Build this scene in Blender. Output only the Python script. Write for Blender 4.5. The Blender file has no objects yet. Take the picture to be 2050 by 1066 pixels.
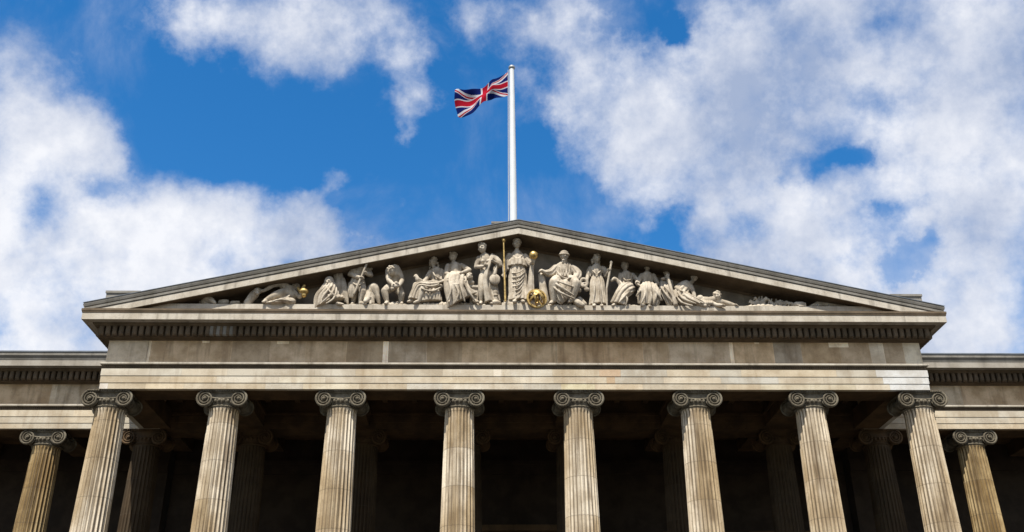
import bpy, bmesh, math, random
from mathutils import Vector, Matrix, noise as mnoise
R = math.radians
random.seed(7)
sc = bpy.context.scene
col = sc.collection

# ------------------------------------------------------------------ camera
CX, CD, PITCH, YAW, ROLL = -1.5697, 38.3623, 0.4704, 0.0338, 0.0100
cam_d = bpy.data.cameras.new("camera")
cam_d.sensor_width = 36.0
cam_d.lens = 1965.55 / 2050 * 36.0
cam_d.clip_start, cam_d.clip_end = 0.1, 5000
cam = bpy.data.objects.new("camera", cam_d)
col.objects.link(cam)
cy, sy, cp, sp, cr, sr = math.cos(YAW), math.sin(YAW), math.cos(PITCH), math.sin(PITCH), math.cos(ROLL), math.sin(ROLL)
right0 = Vector((cy, -sy, 0)); fwd0 = Vector((sy, cy, 0)); zz = Vector((0, 0, 1))
fwd = cp * fwd0 + sp * zz
up0 = -sp * fwd0 + cp * zz
right = cr * right0 - sr * up0
up = sr * right0 + cr * up0
m = Matrix((right, up, -fwd)).transposed().to_4x4()
m.translation = (CX, -CD, 0)
cam.matrix_world = m
sc.camera = cam

# ------------------------------------------------------------------ light
SUN_EL, SUN_AZ = R(61.5), R(18)          # the sun stands high in front of the facade, to the left
to_sun = Vector((-math.sin(SUN_AZ) * math.cos(SUN_EL), -math.cos(SUN_AZ) * math.cos(SUN_EL), math.sin(SUN_EL)))
sd = bpy.data.lights.new("sun", 'SUN')
sd.energy = 5.0
sd.angle = R(0.5)
sd.color = (1.0, 0.945, 0.84)
sun = bpy.data.objects.new("sun", sd)
sun.rotation_euler = to_sun.to_track_quat('Z', 'Y').to_euler()
sun.location = (-20, -40, 60)
col.objects.link(sun)

sc.view_settings.view_transform = 'Standard'
sc.view_settings.look = 'None'
sc.view_settings.exposure = 0.6
sc.view_settings.gamma = 1.0

# ------------------------------------------------------------------ world: clear sky with broken cloud
world = bpy.data.worlds.new("World")
sc.world = world
world.use_nodes = True
wt = world.node_tree
wt.nodes.clear()
def wn(kind, **kw):
    n = wt.nodes.new(kind)
    for k, v in kw.items():
        setattr(n, k, v)
    return n
def wmath(op, a, b=None, clamp=False):
    n = wn('ShaderNodeMath', operation=op, use_clamp=clamp)
    for i, v in enumerate((a, b)):
        if v is None: continue
        if isinstance(v, (int, float)): n.inputs[i].default_value = v
        else: wt.links.new(v, n.inputs[i])
    return n.outputs[0]
sky = wn('ShaderNodeTexSky', sky_type='NISHITA')
sky.sun_disc = False
sky.sun_elevation = SUN_EL
sky.sun_rotation = math.atan2(to_sun.x, to_sun.y)
sky.air_density = 1.0; sky.dust_density = 0.3; sky.ozone_density = 2.5
hs = wn('ShaderNodeHueSaturation'); hs.inputs['Saturation'].default_value = 1.38
hs.inputs['Value'].default_value = 1.2; hs.inputs['Hue'].default_value = 0.5
wt.links.new(sky.outputs[0], hs.inputs['Color'])
tc = wn('ShaderNodeTexCoord')
def wnoise(scale, detail, rough, loc, src, dist=0.0):
    mp = wn('ShaderNodeMapping'); mp.inputs['Location'].default_value = loc
    wt.links.new(src, mp.inputs['Vector'])
    n = wn('ShaderNodeTexNoise'); n.inputs['Scale'].default_value = scale
    n.inputs['Detail'].default_value = detail; n.inputs['Roughness'].default_value = rough
    n.inputs['Distortion'].default_value = dist
    wt.links.new(mp.outputs[0], n.inputs['Vector'])
    return n
gen = tc.outputs['Generated']
warp = wnoise(11.0, 6, 0.62, (3.1, 0.4, 1.7), gen)
w1 = wn('ShaderNodeVectorMath', operation='SUBTRACT'); wt.links.new(warp.outputs['Color'], w1.inputs[0]); w1.inputs[1].default_value = (.5, .5, .5)
w2 = wn('ShaderNodeVectorMath', operation='SCALE'); wt.links.new(w1.outputs[0], w2.inputs[0]); w2.inputs['Scale'].default_value = 0.085
w3 = wn('ShaderNodeVectorMath', operation='ADD'); wt.links.new(gen, w3.inputs[0]); wt.links.new(w2.outputs[0], w3.inputs[1])
pos = w3.outputs[0]
CLOUDS = [(-0.111,0.878,0.465,0.028,0.80),(-0.133,0.865,0.483,0.023,0.60),(-0.172,0.857,0.487,0.025,0.60),(-0.403,0.713,0.573,0.048,0.50),(-0.411,0.745,0.525,0.046,0.65),(0.241,0.857,0.456,0.046,0.80),(0.374,0.844,0.385,0.056,1.00),(0.433,0.838,0.332,0.076,1.00),(0.344,0.829,0.441,0.031,0.60),(0.291,0.826,0.484,0.046,0.80),(-0.412,0.843,0.346,0.061,0.80),(-0.358,0.858,0.368,0.071,0.90),(-0.377,0.770,0.515,0.041,0.80),(-0.420,0.764,0.489,0.056,0.90),(-0.362,0.786,0.501,0.031,0.60),(-0.342,0.789,0.511,0.023,0.40),(-0.435,0.786,0.439,0.066,1.00),(-0.398,0.820,0.411,0.066,1.00),(-0.339,0.828,0.447,0.056,1.00),(-0.283,0.837,0.469,0.051,1.00),(-0.238,0.847,0.475,0.046,0.90),(-0.196,0.865,0.462,0.046,1.00),(-0.153,0.874,0.462,0.038,0.90),(-0.124,0.875,0.468,0.023,0.80),(-0.296,0.862,0.411,0.076,1.00),(-0.378,0.847,0.373,0.071,1.00),(-0.419,0.842,0.341,0.046,0.60),(-0.182,0.844,0.505,0.018,0.60),(-0.155,0.841,0.518,0.018,0.50),(-0.138,0.837,0.530,0.011,0.40),(-0.402,0.795,0.455,0.025,-0.50),(-0.367,0.797,0.480,0.019,-0.40),(-0.434,0.829,0.351,0.018,-0.40),(-0.277,0.727,0.628,0.038,0.80),(-0.232,0.733,0.640,0.046,0.90),(-0.178,0.753,0.634,0.053,1.00),(-0.151,0.774,0.615,0.031,0.60),(-0.107,0.745,0.659,0.036,0.50),(-0.083,0.777,0.624,0.028,0.60),(-0.064,0.799,0.598,0.028,0.80),(-0.065,0.820,0.569,0.016,0.70),(-0.053,0.766,0.640,0.023,0.35),(-0.208,0.783,0.587,0.020,0.30),(0.426,0.705,0.568,0.097,0.90),(0.455,0.758,0.467,0.092,0.90),(0.346,0.732,0.588,0.046,0.60),(0.384,0.774,0.504,0.031,0.40),(0.310,0.853,0.421,0.041,0.70),(0.264,0.861,0.435,0.025,0.60),(-0.004,0.746,0.665,0.031,0.50),(0.046,0.772,0.634,0.031,0.35),(0.089,0.744,0.662,0.051,0.90),(0.115,0.776,0.620,0.046,0.90),(0.081,0.803,0.591,0.031,0.70),(0.141,0.809,0.571,0.071,1.00),(0.214,0.800,0.560,0.086,1.00),(0.258,0.760,0.597,0.061,0.90),(0.280,0.802,0.527,0.071,1.00),(0.167,0.833,0.528,0.051,0.90),(0.125,0.833,0.539,0.031,0.70),(0.228,0.730,0.645,0.041,0.70),(0.318,0.719,0.619,0.076,0.90),(0.404,0.693,0.598,0.097,1.00),(0.456,0.725,0.516,0.097,1.00),(0.382,0.748,0.543,0.061,0.70),(0.467,0.773,0.428,0.076,1.00),(0.416,0.764,0.492,0.046,0.80),(0.254,0.840,0.480,0.051,0.90),(0.309,0.835,0.455,0.048,1.00),(0.352,0.805,0.478,0.041,0.80),(0.456,0.813,0.361,0.066,0.90),(0.240,0.830,0.503,0.046,0.80),(0.128,0.861,0.492,0.023,0.45),(0.345,0.842,0.416,0.036,0.60),(0.187,0.749,0.636,0.015,-0.50),(0.208,0.750,0.628,0.014,-0.40),(0.365,0.775,0.515,0.014,-0.50),(0.346,0.784,0.515,0.014,-0.55),(0.325,0.793,0.515,0.013,-0.35),(0.305,0.801,0.515,0.013,-0.40),(0.196,0.752,0.629,0.015,-0.30),(0.369,0.746,0.555,0.025,-0.40),(0.259,0.838,0.480,0.019,-0.40),(0.410,0.782,0.470,0.013,-0.35),(0.394,0.794,0.463,0.014,-0.40),(0.376,0.802,0.465,0.011,-0.30),(0.331,0.810,0.484,0.015,-0.20),(0.422,0.797,0.433,0.014,-0.55),(0.409,0.809,0.423,0.016,-0.65),(0.391,0.821,0.416,0.017,-0.60),(0.372,0.831,0.413,0.014,-0.40),(0.353,0.830,0.431,0.012,-0.30),(0.188,0.857,0.481,0.031,-0.50),(0.481,0.813,0.329,0.020,-0.30),(-0.034,0.845,0.533,0.056,-0.40),(-0.293,0.770,0.567,0.051,-0.40),(0.042,0.831,0.555,0.031,-0.60)]
pos_sum = None; neg_sum = None
for x, y, z, r, a in CLOUDS:
    d = wn('ShaderNodeVectorMath', operation='DISTANCE')
    wt.links.new(pos, d.inputs[0]); d.inputs[1].default_value = (x, y, z)
    mr = wn('ShaderNodeMapRange', interpolation_type='SMOOTHSTEP')
    mr.inputs['From Min'].default_value = r * 1.45; mr.inputs['From Max'].default_value = 0.0
    mr.inputs['To Min'].default_value = 0; mr.inputs['To Max'].default_value = abs(a)
    wt.links.new(d.outputs['Value'], mr.inputs['Value'])
    if a > 0:
        if pos_sum is None: pos_sum = mr.outputs[0]
        else:
            # 1 - (1-a)(1-b): clouds merge without piling up
            pos_sum = wmath('SUBTRACT', wmath('ADD', pos_sum, mr.outputs[0]), wmath('MULTIPLY', pos_sum, mr.outputs[0]))
    else:
        neg_sum = mr.outputs[0] if neg_sum is None else wmath('ADD', neg_sum, mr.outputs[0])
# away from this patch of sky: unseen cloud, its amount set for fill light
far = wnoise(2.2, 5, 0.55, (0, 0, 0), gen)
inview = wn('ShaderNodeVectorMath', operation='DOT_PRODUCT'); wt.links.new(gen, inview.inputs[0]); inview.inputs[1].default_value = (sy * .87, cy * .87, .5)
outmask = wn('ShaderNodeMapRange', interpolation_type='SMOOTHSTEP'); outmask.inputs['From Min'].default_value = 0.86; outmask.inputs['From Max'].default_value = 0.78
wt.links.new(inview.outputs['Value'], outmask.inputs['Value'])
farc = wmath('MULTIPLY', wmath('MULTIPLY', far.outputs['Fac'], outmask.outputs[0]), 1.15)
dens = wmath('ADD', wmath('SUBTRACT', pos_sum, neg_sum), farc)
n_big = wnoise(8.0, 10, 0.62, (1.3, 2.2, 0.5), gen, 0.0)
n_fine = wnoise(22.0, 9, 0.60, (5.3, 0.2, 2.5), gen, 0.0)
dens = wmath('ADD', dens, wmath('MULTIPLY', wmath('SUBTRACT', n_big.outputs['Fac'], 0.5), 2.0))
dens = wmath('ADD', dens, wmath('MULTIPLY', wmath('SUBTRACT', n_fine.outputs['Fac'], 0.5), 1.0))
al = wn('ShaderNodeMapRange', interpolation_type='SMOOTHSTEP')
al.inputs['From Min'].default_value = 0.06; al.inputs['From Max'].default_value = 1.15
wt.links.new(dens, al.inputs['Value'])
n_veil = wnoise(5.0, 8, 0.6, (9.1, 4.2, 0.3), gen, 0.4)
veil = wn('ShaderNodeMapRange', interpolation_type='SMOOTHSTEP'); veil.inputs['From Min'].default_value = 0.46; veil.inputs['From Max'].default_value = 0.80
wt.links.new(wmath('ADD', n_veil.outputs['Fac'], wmath('MULTIPLY', wmath('SUBTRACT', pos_sum, neg_sum), 0.16)), veil.inputs['Value'])
alpha = wmath('MULTIPLY', wmath('MAXIMUM', al.outputs[0], wmath('MULTIPLY', veil.outputs[0], 0.5)), 0.97)
n_sh = wnoise(6.5, 9, 0.62, (7.7, 3.2, 9.5), gen)
sh = wmath('ADD', wmath('MULTIPLY', n_sh.outputs['Fac'], 1.9), wmath('MULTIPLY', n_big.outputs['Fac'], 0.55))
rmp = wn('ShaderNodeValToRGB')
rmp.color_ramp.elements[0].position = 0.0; rmp.color_ramp.elements[0].color = (0.38, 0.46, 0.64, 1)
rmp.color_ramp.elements[1].position = 1.0; rmp.color_ramp.elements[1].color = (0.93, 0.94, 0.98, 1)
shr = wn('ShaderNodeMapRange'); shr.inputs['From Min'].default_value = 0.92; shr.inputs['From Max'].default_value = 1.48
wt.links.new(sh, shr.inputs['Value']); wt.links.new(shr.outputs[0], rmp.inputs[0])
cl = wn('ShaderNodeVectorMath', operation='SCALE'); wt.links.new(rmp.outputs[0], cl.inputs[0]); cl.inputs['Scale'].default_value = 6.8
# unseen cloud given a warm tint, added as fill on the shaded stone
warmc = wn('ShaderNodeMix', data_type='RGBA'); wt.links.new(outmask.outputs[0], warmc.inputs[0]); wt.links.new(cl.outputs[0], warmc.inputs[6]); warmc.inputs[7].default_value = (6.0, 5.2, 4.1, 1)
mix = wn('ShaderNodeMix', data_type='RGBA')
wt.links.new(alpha, mix.inputs[0]); wt.links.new(hs.outputs[0], mix.inputs[6]); wt.links.new(warmc.outputs[2], mix.inputs[7])
bg = wn('ShaderNodeBackground'); bg.inputs['Strength'].default_value = 0.1
wt.links.new(mix.outputs[2], bg.inputs['Color'])
wo = wn('ShaderNodeOutputWorld'); wt.links.new(bg.outputs[0], wo.inputs[0])

# ------------------------------------------------------------------ materials
def mat_base(name):
    mt = bpy.data.materials.new(name); mt.use_nodes = True
    nt = mt.node_tree; b = nt.nodes['Principled BSDF']
    return mt, nt, b
def nmath(nt, op, a, b=None, clamp=False):
    n = nt.nodes.new('ShaderNodeMath'); n.operation = op; n.use_clamp = clamp
    for i, v in enumerate((a, b)):
        if v is None: continue
        if isinstance(v, (int, float)): n.inputs[i].default_value = v
        else: nt.links.new(v, n.inputs[i])
    return n.outputs[0]
def nmix(nt, fac, a, b, mode='MIX'):
    n = nt.nodes.new('ShaderNodeMix'); n.data_type = 'RGBA'; n.blend_type = mode
    for i, v in ((0, fac), (6, a), (7, b)):
        if isinstance(v, (int, float)): n.inputs[i].default_value = v
        elif isinstance(v, tuple): n.inputs[i].default_value = (*v, 1)
        else: nt.links.new(v, n.inputs[i])
    return n.outputs[2]
def nnoise(nt, src, scale, detail=5, rough=.6, mscale=(1, 1, 1)):
    mp = nt.nodes.new('ShaderNodeMapping'); mp.inputs['Scale'].default_value = mscale
    nt.links.new(src, mp.inputs['Vector'])
    n = nt.nodes.new('ShaderNodeTexNoise'); n.inputs['Scale'].default_value = scale
    n.inputs['Detail'].default_value = detail; n.inputs['Roughness'].default_value = rough
    nt.links.new(mp.outputs[0], n.inputs['Vector'])
    return n.outputs['Fac']
def nstep(nt, v, lo, hi):
    n = nt.nodes.new('ShaderNodeMapRange'); n.interpolation_type = 'SMOOTHSTEP'
    n.inputs['From Min'].default_value = lo; n.inputs['From Max'].default_value = hi
    nt.links.new(v, n.inputs['Value']); return n.outputs[0]
def stone(name, light, dark, stain=(.10, .07, .04), stain_amt=.5, streak=.5, tone=False, bump=.35, rough=.85, shaft=False, patch=1.2):
    mt, nt, b = mat_base(name)
    tcn = nt.nodes.new('ShaderNodeTexCoord'); oc = tcn.outputs['Object']
    if shaft:
        oi = nt.nodes.new('ShaderNodeObjectInfo')
        ad = nt.nodes.new('ShaderNodeVectorMath'); ad.operation = 'ADD'
        sc3 = nt.nodes.new('ShaderNodeVectorMath'); sc3.operation = 'SCALE'; sc3.inputs[0].default_value = (31., 17., 0.)
        nt.links.new(oi.outputs['Random'], sc3.inputs['Scale'])
        nt.links.new(oc, ad.inputs[0]); nt.links.new(sc3.outputs[0], ad.inputs[1])
        src = ad.outputs[0]
    else:
        src = oc
    big = nnoise(nt, src, patch, 5, .6)
    fine = nnoise(nt, src, 14, 6, .65)
    strk = nnoise(nt, src, 3.0, 5, .6, (1, 1, .12))
    c = nmix(nt, nstep(nt, big, .35, .65), light, dark)
    c = nmix(nt, nmath(nt, 'MULTIPLY', nstep(nt, strk, .50, .72), stain_amt * streak * 1.6, True), c, stain)
    c = nmix(nt, nmath(nt, 'MULTIPLY', nstep(nt, fine, .52, .78), stain_amt), c, stain)
    if shaft:
        sx = nt.nodes.new('ShaderNodeSeparateXYZ'); nt.links.new(oc, sx.inputs[0])
        zr = nmath(nt, 'ADD', nmath(nt, 'DIVIDE', sx.outputs['Z'], 1.55), nmath(nt, 'MULTIPLY', oi.outputs['Random'], 7.0))
        fl = nmath(nt, 'FLOOR', zr)
        wnz = nt.nodes.new('ShaderNodeTexWhiteNoise'); wnz.noise_dimensions = '2D'
        cmb = nt.nodes.new('ShaderNodeCombineXYZ'); nt.links.new(fl, cmb.inputs[0]); nt.links.new(oi.outputs['Random'], cmb.inputs[1])
        nt.links.new(cmb.outputs[0], wnz.inputs['Vector'])
        # drums of different weathering, and broad washed / sooty sides
        side = nnoise(nt, src, .55, 3, .5, (1.6, 1.6, .35))
        g = nmath(nt, 'ADD', nmath(nt, 'MULTIPLY', wnz.outputs['Value'], .40), nmath(nt, 'MULTIPLY', nstep(nt, side, .40, .60), .60))
        c = nmix(nt, g, nmix(nt, 1.0, c, (.57, .47, .33), 'MULTIPLY'), nmix(nt, 1.0, c, (1.0, .97, .92), 'MULTIPLY'))
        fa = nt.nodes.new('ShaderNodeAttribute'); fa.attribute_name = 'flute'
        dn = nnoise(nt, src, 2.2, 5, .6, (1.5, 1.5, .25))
        c = nmix(nt, nmath(nt, 'MULTIPLY', nmath(nt, 'POWER', fa.outputs['Fac'], 5.0), nmath(nt, 'ADD', nmath(nt, 'MULTIPLY', nstep(nt, dn, .35, .6), .35), .60)), c, (.075, .052, .03))  # flute hollows darkened by depth: grime plus painted groove shade
        fr = nmath(nt, 'FRACT', zr)
        jn = nmath(nt, 'ADD', nmath(nt, 'LESS_THAN', fr, .012), nmath(nt, 'GREATER_THAN', fr, .993), True)
        c = nmix(nt, nmath(nt, 'MULTIPLY', jn, .45), c, (.08, .06, .04))
    if tone:
        at = nt.nodes.new('ShaderNodeAttribute'); at.attribute_name = 'tone'
        c = nmix(nt, 1.0, c, at.outputs['Vector'], 'MULTIPLY')
    nt.links.new(c, b.inputs['Base Color'])
    b.inputs['Roughness'].default_value = rough
    b.inputs['Specular IOR Level'].default_value = .25
    bp = nt.nodes.new('ShaderNodeBump'); bp.inputs['Strength'].default_value = bump; bp.inputs['Distance'].default_value = .03
    nt.links.new(nnoise(nt, oc, 22, 6, .7), bp.inputs['Height']); nt.links.new(bp.outputs[0], b.inputs['Normal'])
    return mt
M = {}
M['architrave'] = stone('portland_stone_pale', (.55, .49, .39), (.42, .355, .265), stain=(.24, .16, .09), stain_amt=.38, streak=.5, tone=True, patch=1.0)
M['frieze'] = stone('portland_stone_warm', (.66, .51, .345), (.43, .31, .19), stain=(.16, .10, .055), stain_amt=.5, streak=.6, tone=True, patch=1.1)
M['corona'] = stone('portland_stone_washed', (.51, .465, .395), (.39, .345, .28), stain=(.13, .11, .085), stain_amt=.5, streak=.75)
M['corona_wing'] = stone('wing_cornice_shaded', (.36, .33, .285), (.27, .24, .20), stain=(.10, .09, .08), stain_amt=.45, streak=.6)  # darker copy of the corona stone, painting shade onto the wing cornice
M['moulding'] = stone('weathered_moulding_stone', (.235, .22, .195), (.165, .152, .13), stain=(.07, .065, .055), stain_amt=.45, streak=.6)
M['soot_shade'] = stone('sooty_shade_stone', (.15, .11, .072), (.095, .07, .044), stain=(.05, .036, .024), stain_amt=.5, streak=.3)  # soot on carved mouldings, and painted shade for soffit and bed mouldings
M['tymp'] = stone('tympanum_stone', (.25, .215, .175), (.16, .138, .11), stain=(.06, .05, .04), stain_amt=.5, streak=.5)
M['statue'] = stone('carved_statue_stone', (.52, .46, .375), (.33, .28, .215), stain=(.12, .09, .065), stain_amt=.65, streak=.55, bump=.4, patch=2.6)
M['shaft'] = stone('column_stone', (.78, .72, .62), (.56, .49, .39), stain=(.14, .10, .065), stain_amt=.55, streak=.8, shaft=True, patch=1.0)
M['shaft_in'] = stone('column_stone_shaded', (.085, .06, .036), (.05, .036, .022), stain=(.07, .05, .03), stain_amt=.5, streak=.8, shaft=True)  # shaded copy of the column stone: porch shade painted into the rear row
M['shaft_wing'] = stone('column_stone_ochre', (.52, .42, .25), (.34, .255, .135), stain=(.09, .06, .03), stain_amt=.55, streak=.9, shaft=True)
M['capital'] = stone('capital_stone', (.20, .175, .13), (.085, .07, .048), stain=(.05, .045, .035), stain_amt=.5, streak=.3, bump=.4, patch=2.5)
M['inner'] = stone('porch_shade_stone', (.13, .08, .04), (.07, .045, .024), stain=(.03, .022, .015), stain_amt=.5, streak=.4)  # interior stone darkened in its colour to stand in for porch shade
M['wall'] = stone('wall_shade_stone', (.05, .035, .024), (.03, .021, .015), stain=(.025, .02, .015), stain_amt=.4, streak=.3)  # wall colour carries the darkness behind the columns as painted shade
def simple(name, c, rough=.6, metal=0.0, var=.25, scale=6.0):
    mt, nt, b = mat_base(name)
    tcn = nt.nodes.new('ShaderNodeTexCoord')
    n = nnoise(nt, tcn.outputs['Object'], scale, 5, .6)
    k = tuple(v * (1 - var) for v in c)
    nt.links.new(nmix(nt, nstep(nt, n, .35, .65), c, k), b.inputs['Base Color'])
    b.inputs['Roughness'].default_value = rough; b.inputs['Metallic'].default_value = metal
    return mt
M['gold'] = simple('gilded_metal', (.62, .43, .16), .45, .75, .5, 9)
M['lead'] = simple('roof_lead', (.13, .15, .18), .6, 0, .3, 1.5)
M['pole'] = simple('white_pole_paint', (.62, .65, .67), .35, 0, .06, 3)
M['polecap'] = simple('grey_cap_metal', (.30, .32, .33), .5, .3, .2, 3)
M['paving'] = simple('courtyard_paving', (.045, .04, .034), .9, 0, .3, .6)
M['steps'] = simple('step_stone', (.10, .09, .075), .9, 0, .3, .6)
M['door'] = simple('dark_door_wood', (.035, .022, .015), .5, 0, .3, 3)
M['rope'] = simple('halyard_rope', (.5, .5, .48), .8, 0, .1, 3)
for k, c in (('flag_red', (.27, .006, .018)), ('flag_white', (.40, .40, .44)), ('flag_blue', (.004, .010, .085))):
    M[k] = simple(k + '_cloth', c, 1.0, 0, .08, 8)
    M[k].node_tree.nodes['Principled BSDF'].inputs['Specular IOR Level'].default_value = .05

# ------------------------------------------------------------------ helpers
def props(o, label=None, cat=None, group=None, kind=None):
    if label: o['label'] = label
    if cat: o['category'] = cat
    if group: o['group'] = group
    if kind: o['kind'] = kind
    return o
def empty(name, loc, label, cat, group=None):
    o = bpy.data.objects.new(name, None); o.location = loc; o.empty_display_size = .5
    col.objects.link(o); return props(o, label, cat, group)
class MB:
    def __init__(s): s.v = []; s.f = []; s.t = []
    def add(s, vs, fs, tone=None):
        n = len(s.v); s.v += [tuple(p) for p in vs]
        s.f += [tuple(i + n for i in f) for f in fs]; s.t += [tone or (1, 1, 1)] * len(fs)
    def box(s, x0, x1, y0, y1, z0, z1, tone=None):
        s.add([(x0, y0, z0), (x1, y0, z0), (x1, y1, z0), (x0, y1, z0), (x0, y0, z1), (x1, y0, z1), (x1, y1, z1), (x0, y1, z1)],
              [(0, 3, 2, 1), (4, 5, 6, 7), (0, 1, 5, 4), (1, 2, 6, 5), (2, 3, 7, 6), (3, 0, 4, 7)], tone)
    def grid(s, rows, closed_u=False, closed_v=False, cap=False, tones=None):
        nu, nv = len(rows), len(rows[0]); vs = [p for r in rows for p in r]; fs = []
        for i in range(nu if closed_u else nu - 1):
            for j in range(nv if closed_v else nv - 1):
                fs.append((i * nv + j, i * nv + (j + 1) % nv, ((i + 1) % nu) * nv + (j + 1) % nv, ((i + 1) % nu) * nv + j))
        if cap:
            fs.append(tuple(range(nv))[::-1]); fs.append(tuple((nu - 1) * nv + j for j in range(nv)))
        s.add(vs, fs)
    def lathe(s, prof, n=32, c=(0, 0, 0), axis='z', a0=0, flat=1.0):
        rows = []
        for r, h in prof:
            row = []
            for k in range(n):
                a = a0 + 2 * math.pi * k / n
                p = (r * math.cos(a), r * math.sin(a) * flat, h) if axis == 'z' else (r * math.cos(a), h, r * math.sin(a) * flat)
                row.append((p[0] + c[0], p[1] + c[1], p[2] + c[2]))
            rows.append(row)
        s.grid(rows, closed_v=True, cap=True)
    def tube(s, pts, rad, n=8, closed=False):
        pts = [Vector(p) for p in pts]; rows = []; prev = None; N = len(pts)
        for i, p in enumerate(pts):
            if closed: t = pts[(i + 1) % N] - pts[i - 1]
            else: t = pts[min(i + 1, N - 1)] - pts[max(i - 1, 0)]
            t.normalize()
            if prev is None:
                a = t.cross(Vector((0, 1, 0)))
                if a.length < .1: a = t.cross(Vector((1, 0, 0)))
            else: a = prev - t * prev.dot(t)
            a.normalize(); prev = a; b = a.cross(t)
            r = rad[i] if isinstance(rad, (list, tuple)) else rad
            rows.append([tuple(p + (a * math.cos(2 * math.pi * k / n) + b * math.sin(2 * math.pi * k / n)) * r) for k in range(n)])
        s.grid(rows, closed_u=closed, closed_v=True, cap=not closed)
    def ball(s, c, r, nu=14, nv=10):
        if isinstance(r, (int, float)): r = (r, r, r)
        rows = [[(c[0] + r[0] * math.sin(ph) * math.cos(2 * math.pi * k / nu), c[1] + r[1] * math.sin(ph) * math.sin(2 * math.pi * k / nu), c[2] + r[2] * math.cos(ph)) for k in range(nu)]
                for ph in [max(.02, min(math.pi - .02, math.pi * i / nv)) for i in range(nv + 1)]]
        s.grid(rows, closed_v=True, cap=True)
    def mesh(s, name, mt, smooth=False, tone=False):
        me = bpy.data.meshes.new(name); me.from_pydata(s.v, [], s.f)
        bm = bmesh.new(); bm.from_mesh(me); bmesh.ops.recalc_face_normals(bm, faces=bm.faces); bm.to_mesh(me); bm.free()
        if tone:
            at = me.attributes.new('tone', 'FLOAT_VECTOR', 'FACE')
            for i, t in enumerate(s.t): at.data[i].vector = t
        me.materials.append(mt)
        if smooth:
            me.polygons.foreach_set('use_smooth', [True] * len(me.polygons))
            me.set_sharp_from_angle(angle=R(smooth if smooth is not True else 50))
        return me
    def build(s, name, mt, parent=None, smooth=False, tone=False, loc=None):
        o = bpy.data.objects.new(name, s.mesh(name, mt, smooth, tone)); col.objects.link(o)
        if parent: o.parent = parent
        if loc: o.location = loc
        return o
HW = 17.09
def ring_band(mb, prof, hw=HW, yback=5.3, xs=None, tones=None):
    """closed profile of (overhang, z) carried round the left return, the front and the right return of the portico, mitred"""
    n = len(prof); xs = xs or []
    rows = [[(-hw - o, yback, z) for o, z in prof], [(-hw - o, -o, z) for o, z in prof]]
    for x in xs: rows.append([(x, -o, z) for o, z in prof])
    rows += [[(hw + o, -o, z) for o, z in prof], [(hw + o, yback, z) for o, z in prof]]
    for i in range(len(rows) - 1):
        t = (tones[i] if tones else None)
        vs = rows[i] + rows[i + 1]
        fs = [(j, (j + 1) % n, n + (j + 1) % n, n + j) for j in range(n)]
        mb.add(vs, fs, t)
    mb.add(rows[0], [tuple(range(n))]); mb.add(rows[-1], [tuple(range(n))])
def wing_band(mb, prof, side, yf=5.3, x0=17.12, x1=60.0, xs=None, tones=None):
    n = len(prof); st = [x0] + (xs or []) + [x1]
    rows = [[(side * x, yf - o, z) for o, z in prof] for x in st]
    for i in range(len(rows) - 1):
        mb.add(rows[i] + rows[i + 1], [(j, (j + 1) % n, n + (j + 1) % n, n + j) for j in range(n)], tones[i] if tones else None)
    mb.add(rows[0], [tuple(range(n))]); mb.add(rows[-1], [tuple(range(n))])

# ------------------------------------------------------------------ ground
g = MB(); g.box(-400, 400, -400, 400, -2.6, -1.6); props(g.build('ground', M['paving']), kind='structure')
# ------------------------------------------------------------------ the buildings
portico = empty('museum_portico', (0, 0, 0), 'central stone temple front with eight fluted columns below a pediment full of sculpture', 'building')
wings = {-1: empty('colonnade_wing', (-20, 5.3, 0), 'lower stone wing with ionic columns, set back on the left of the temple front', 'building', 'set back wings of the museum'),
         1: empty('colonnade_wing', (20, 5.3, 0), 'lower stone wing with ionic columns, set back beside the bright white architrave end', 'building', 'set back wings of the museum')}

ARCH = [(-1.35, 13.80), (.04, 13.80), (.04, 14.03), (0, 14.035), (0, 14.065), (.085, 14.07), (.085, 14.33), (.045, 14.335), (.045, 14.365), (.13, 14.37), (.13, 14.66), (-1.35, 14.66)]
BEAD = [(-1.0, 14.66), (.02, 14.66), (.02, 14.83), (-1.0, 14.83)]
FILLET = [(-1.0, 14.83), (.13, 14.83), (.16, 14.85), (.16, 14.92), (.06, 14.96), (-1.0, 14.96)]
FRIEZE = [(-1.0, 14.96), (0, 14.96), (0, 15.93), (-1.0, 15.93)]
BED = [(-1.0, 15.93), (.03, 15.93), (.06, 15.96), (.13, 15.98), (.30, 15.985), (.30, 16.38), (.52, 16.385), (.58, 16.44), (.595, 16.50), (.595, 16.78), (-1.0, 16.78)]
CORONA = [(.60, 16.505), (.64, 16.53), (.88, 16.53), (.90, 16.495), (.94, 16.495), (.94, 16.785), (.60, 16.785)]
CAP = [(-1.0, 16.785), (.955, 16.785), (.965, 16.83), (.985, 16.88), (.985, 16.965), (-1.0, 16.965)]
WCAP = [(-1.0, 16.785), (.955, 16.785), (.965, 16.83), (.93, 16.85), (.95, 16.89), (.99, 16.94), (1.02, 16.98), (1.02, 17.13), (-1.0, 17.13)]

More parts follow.
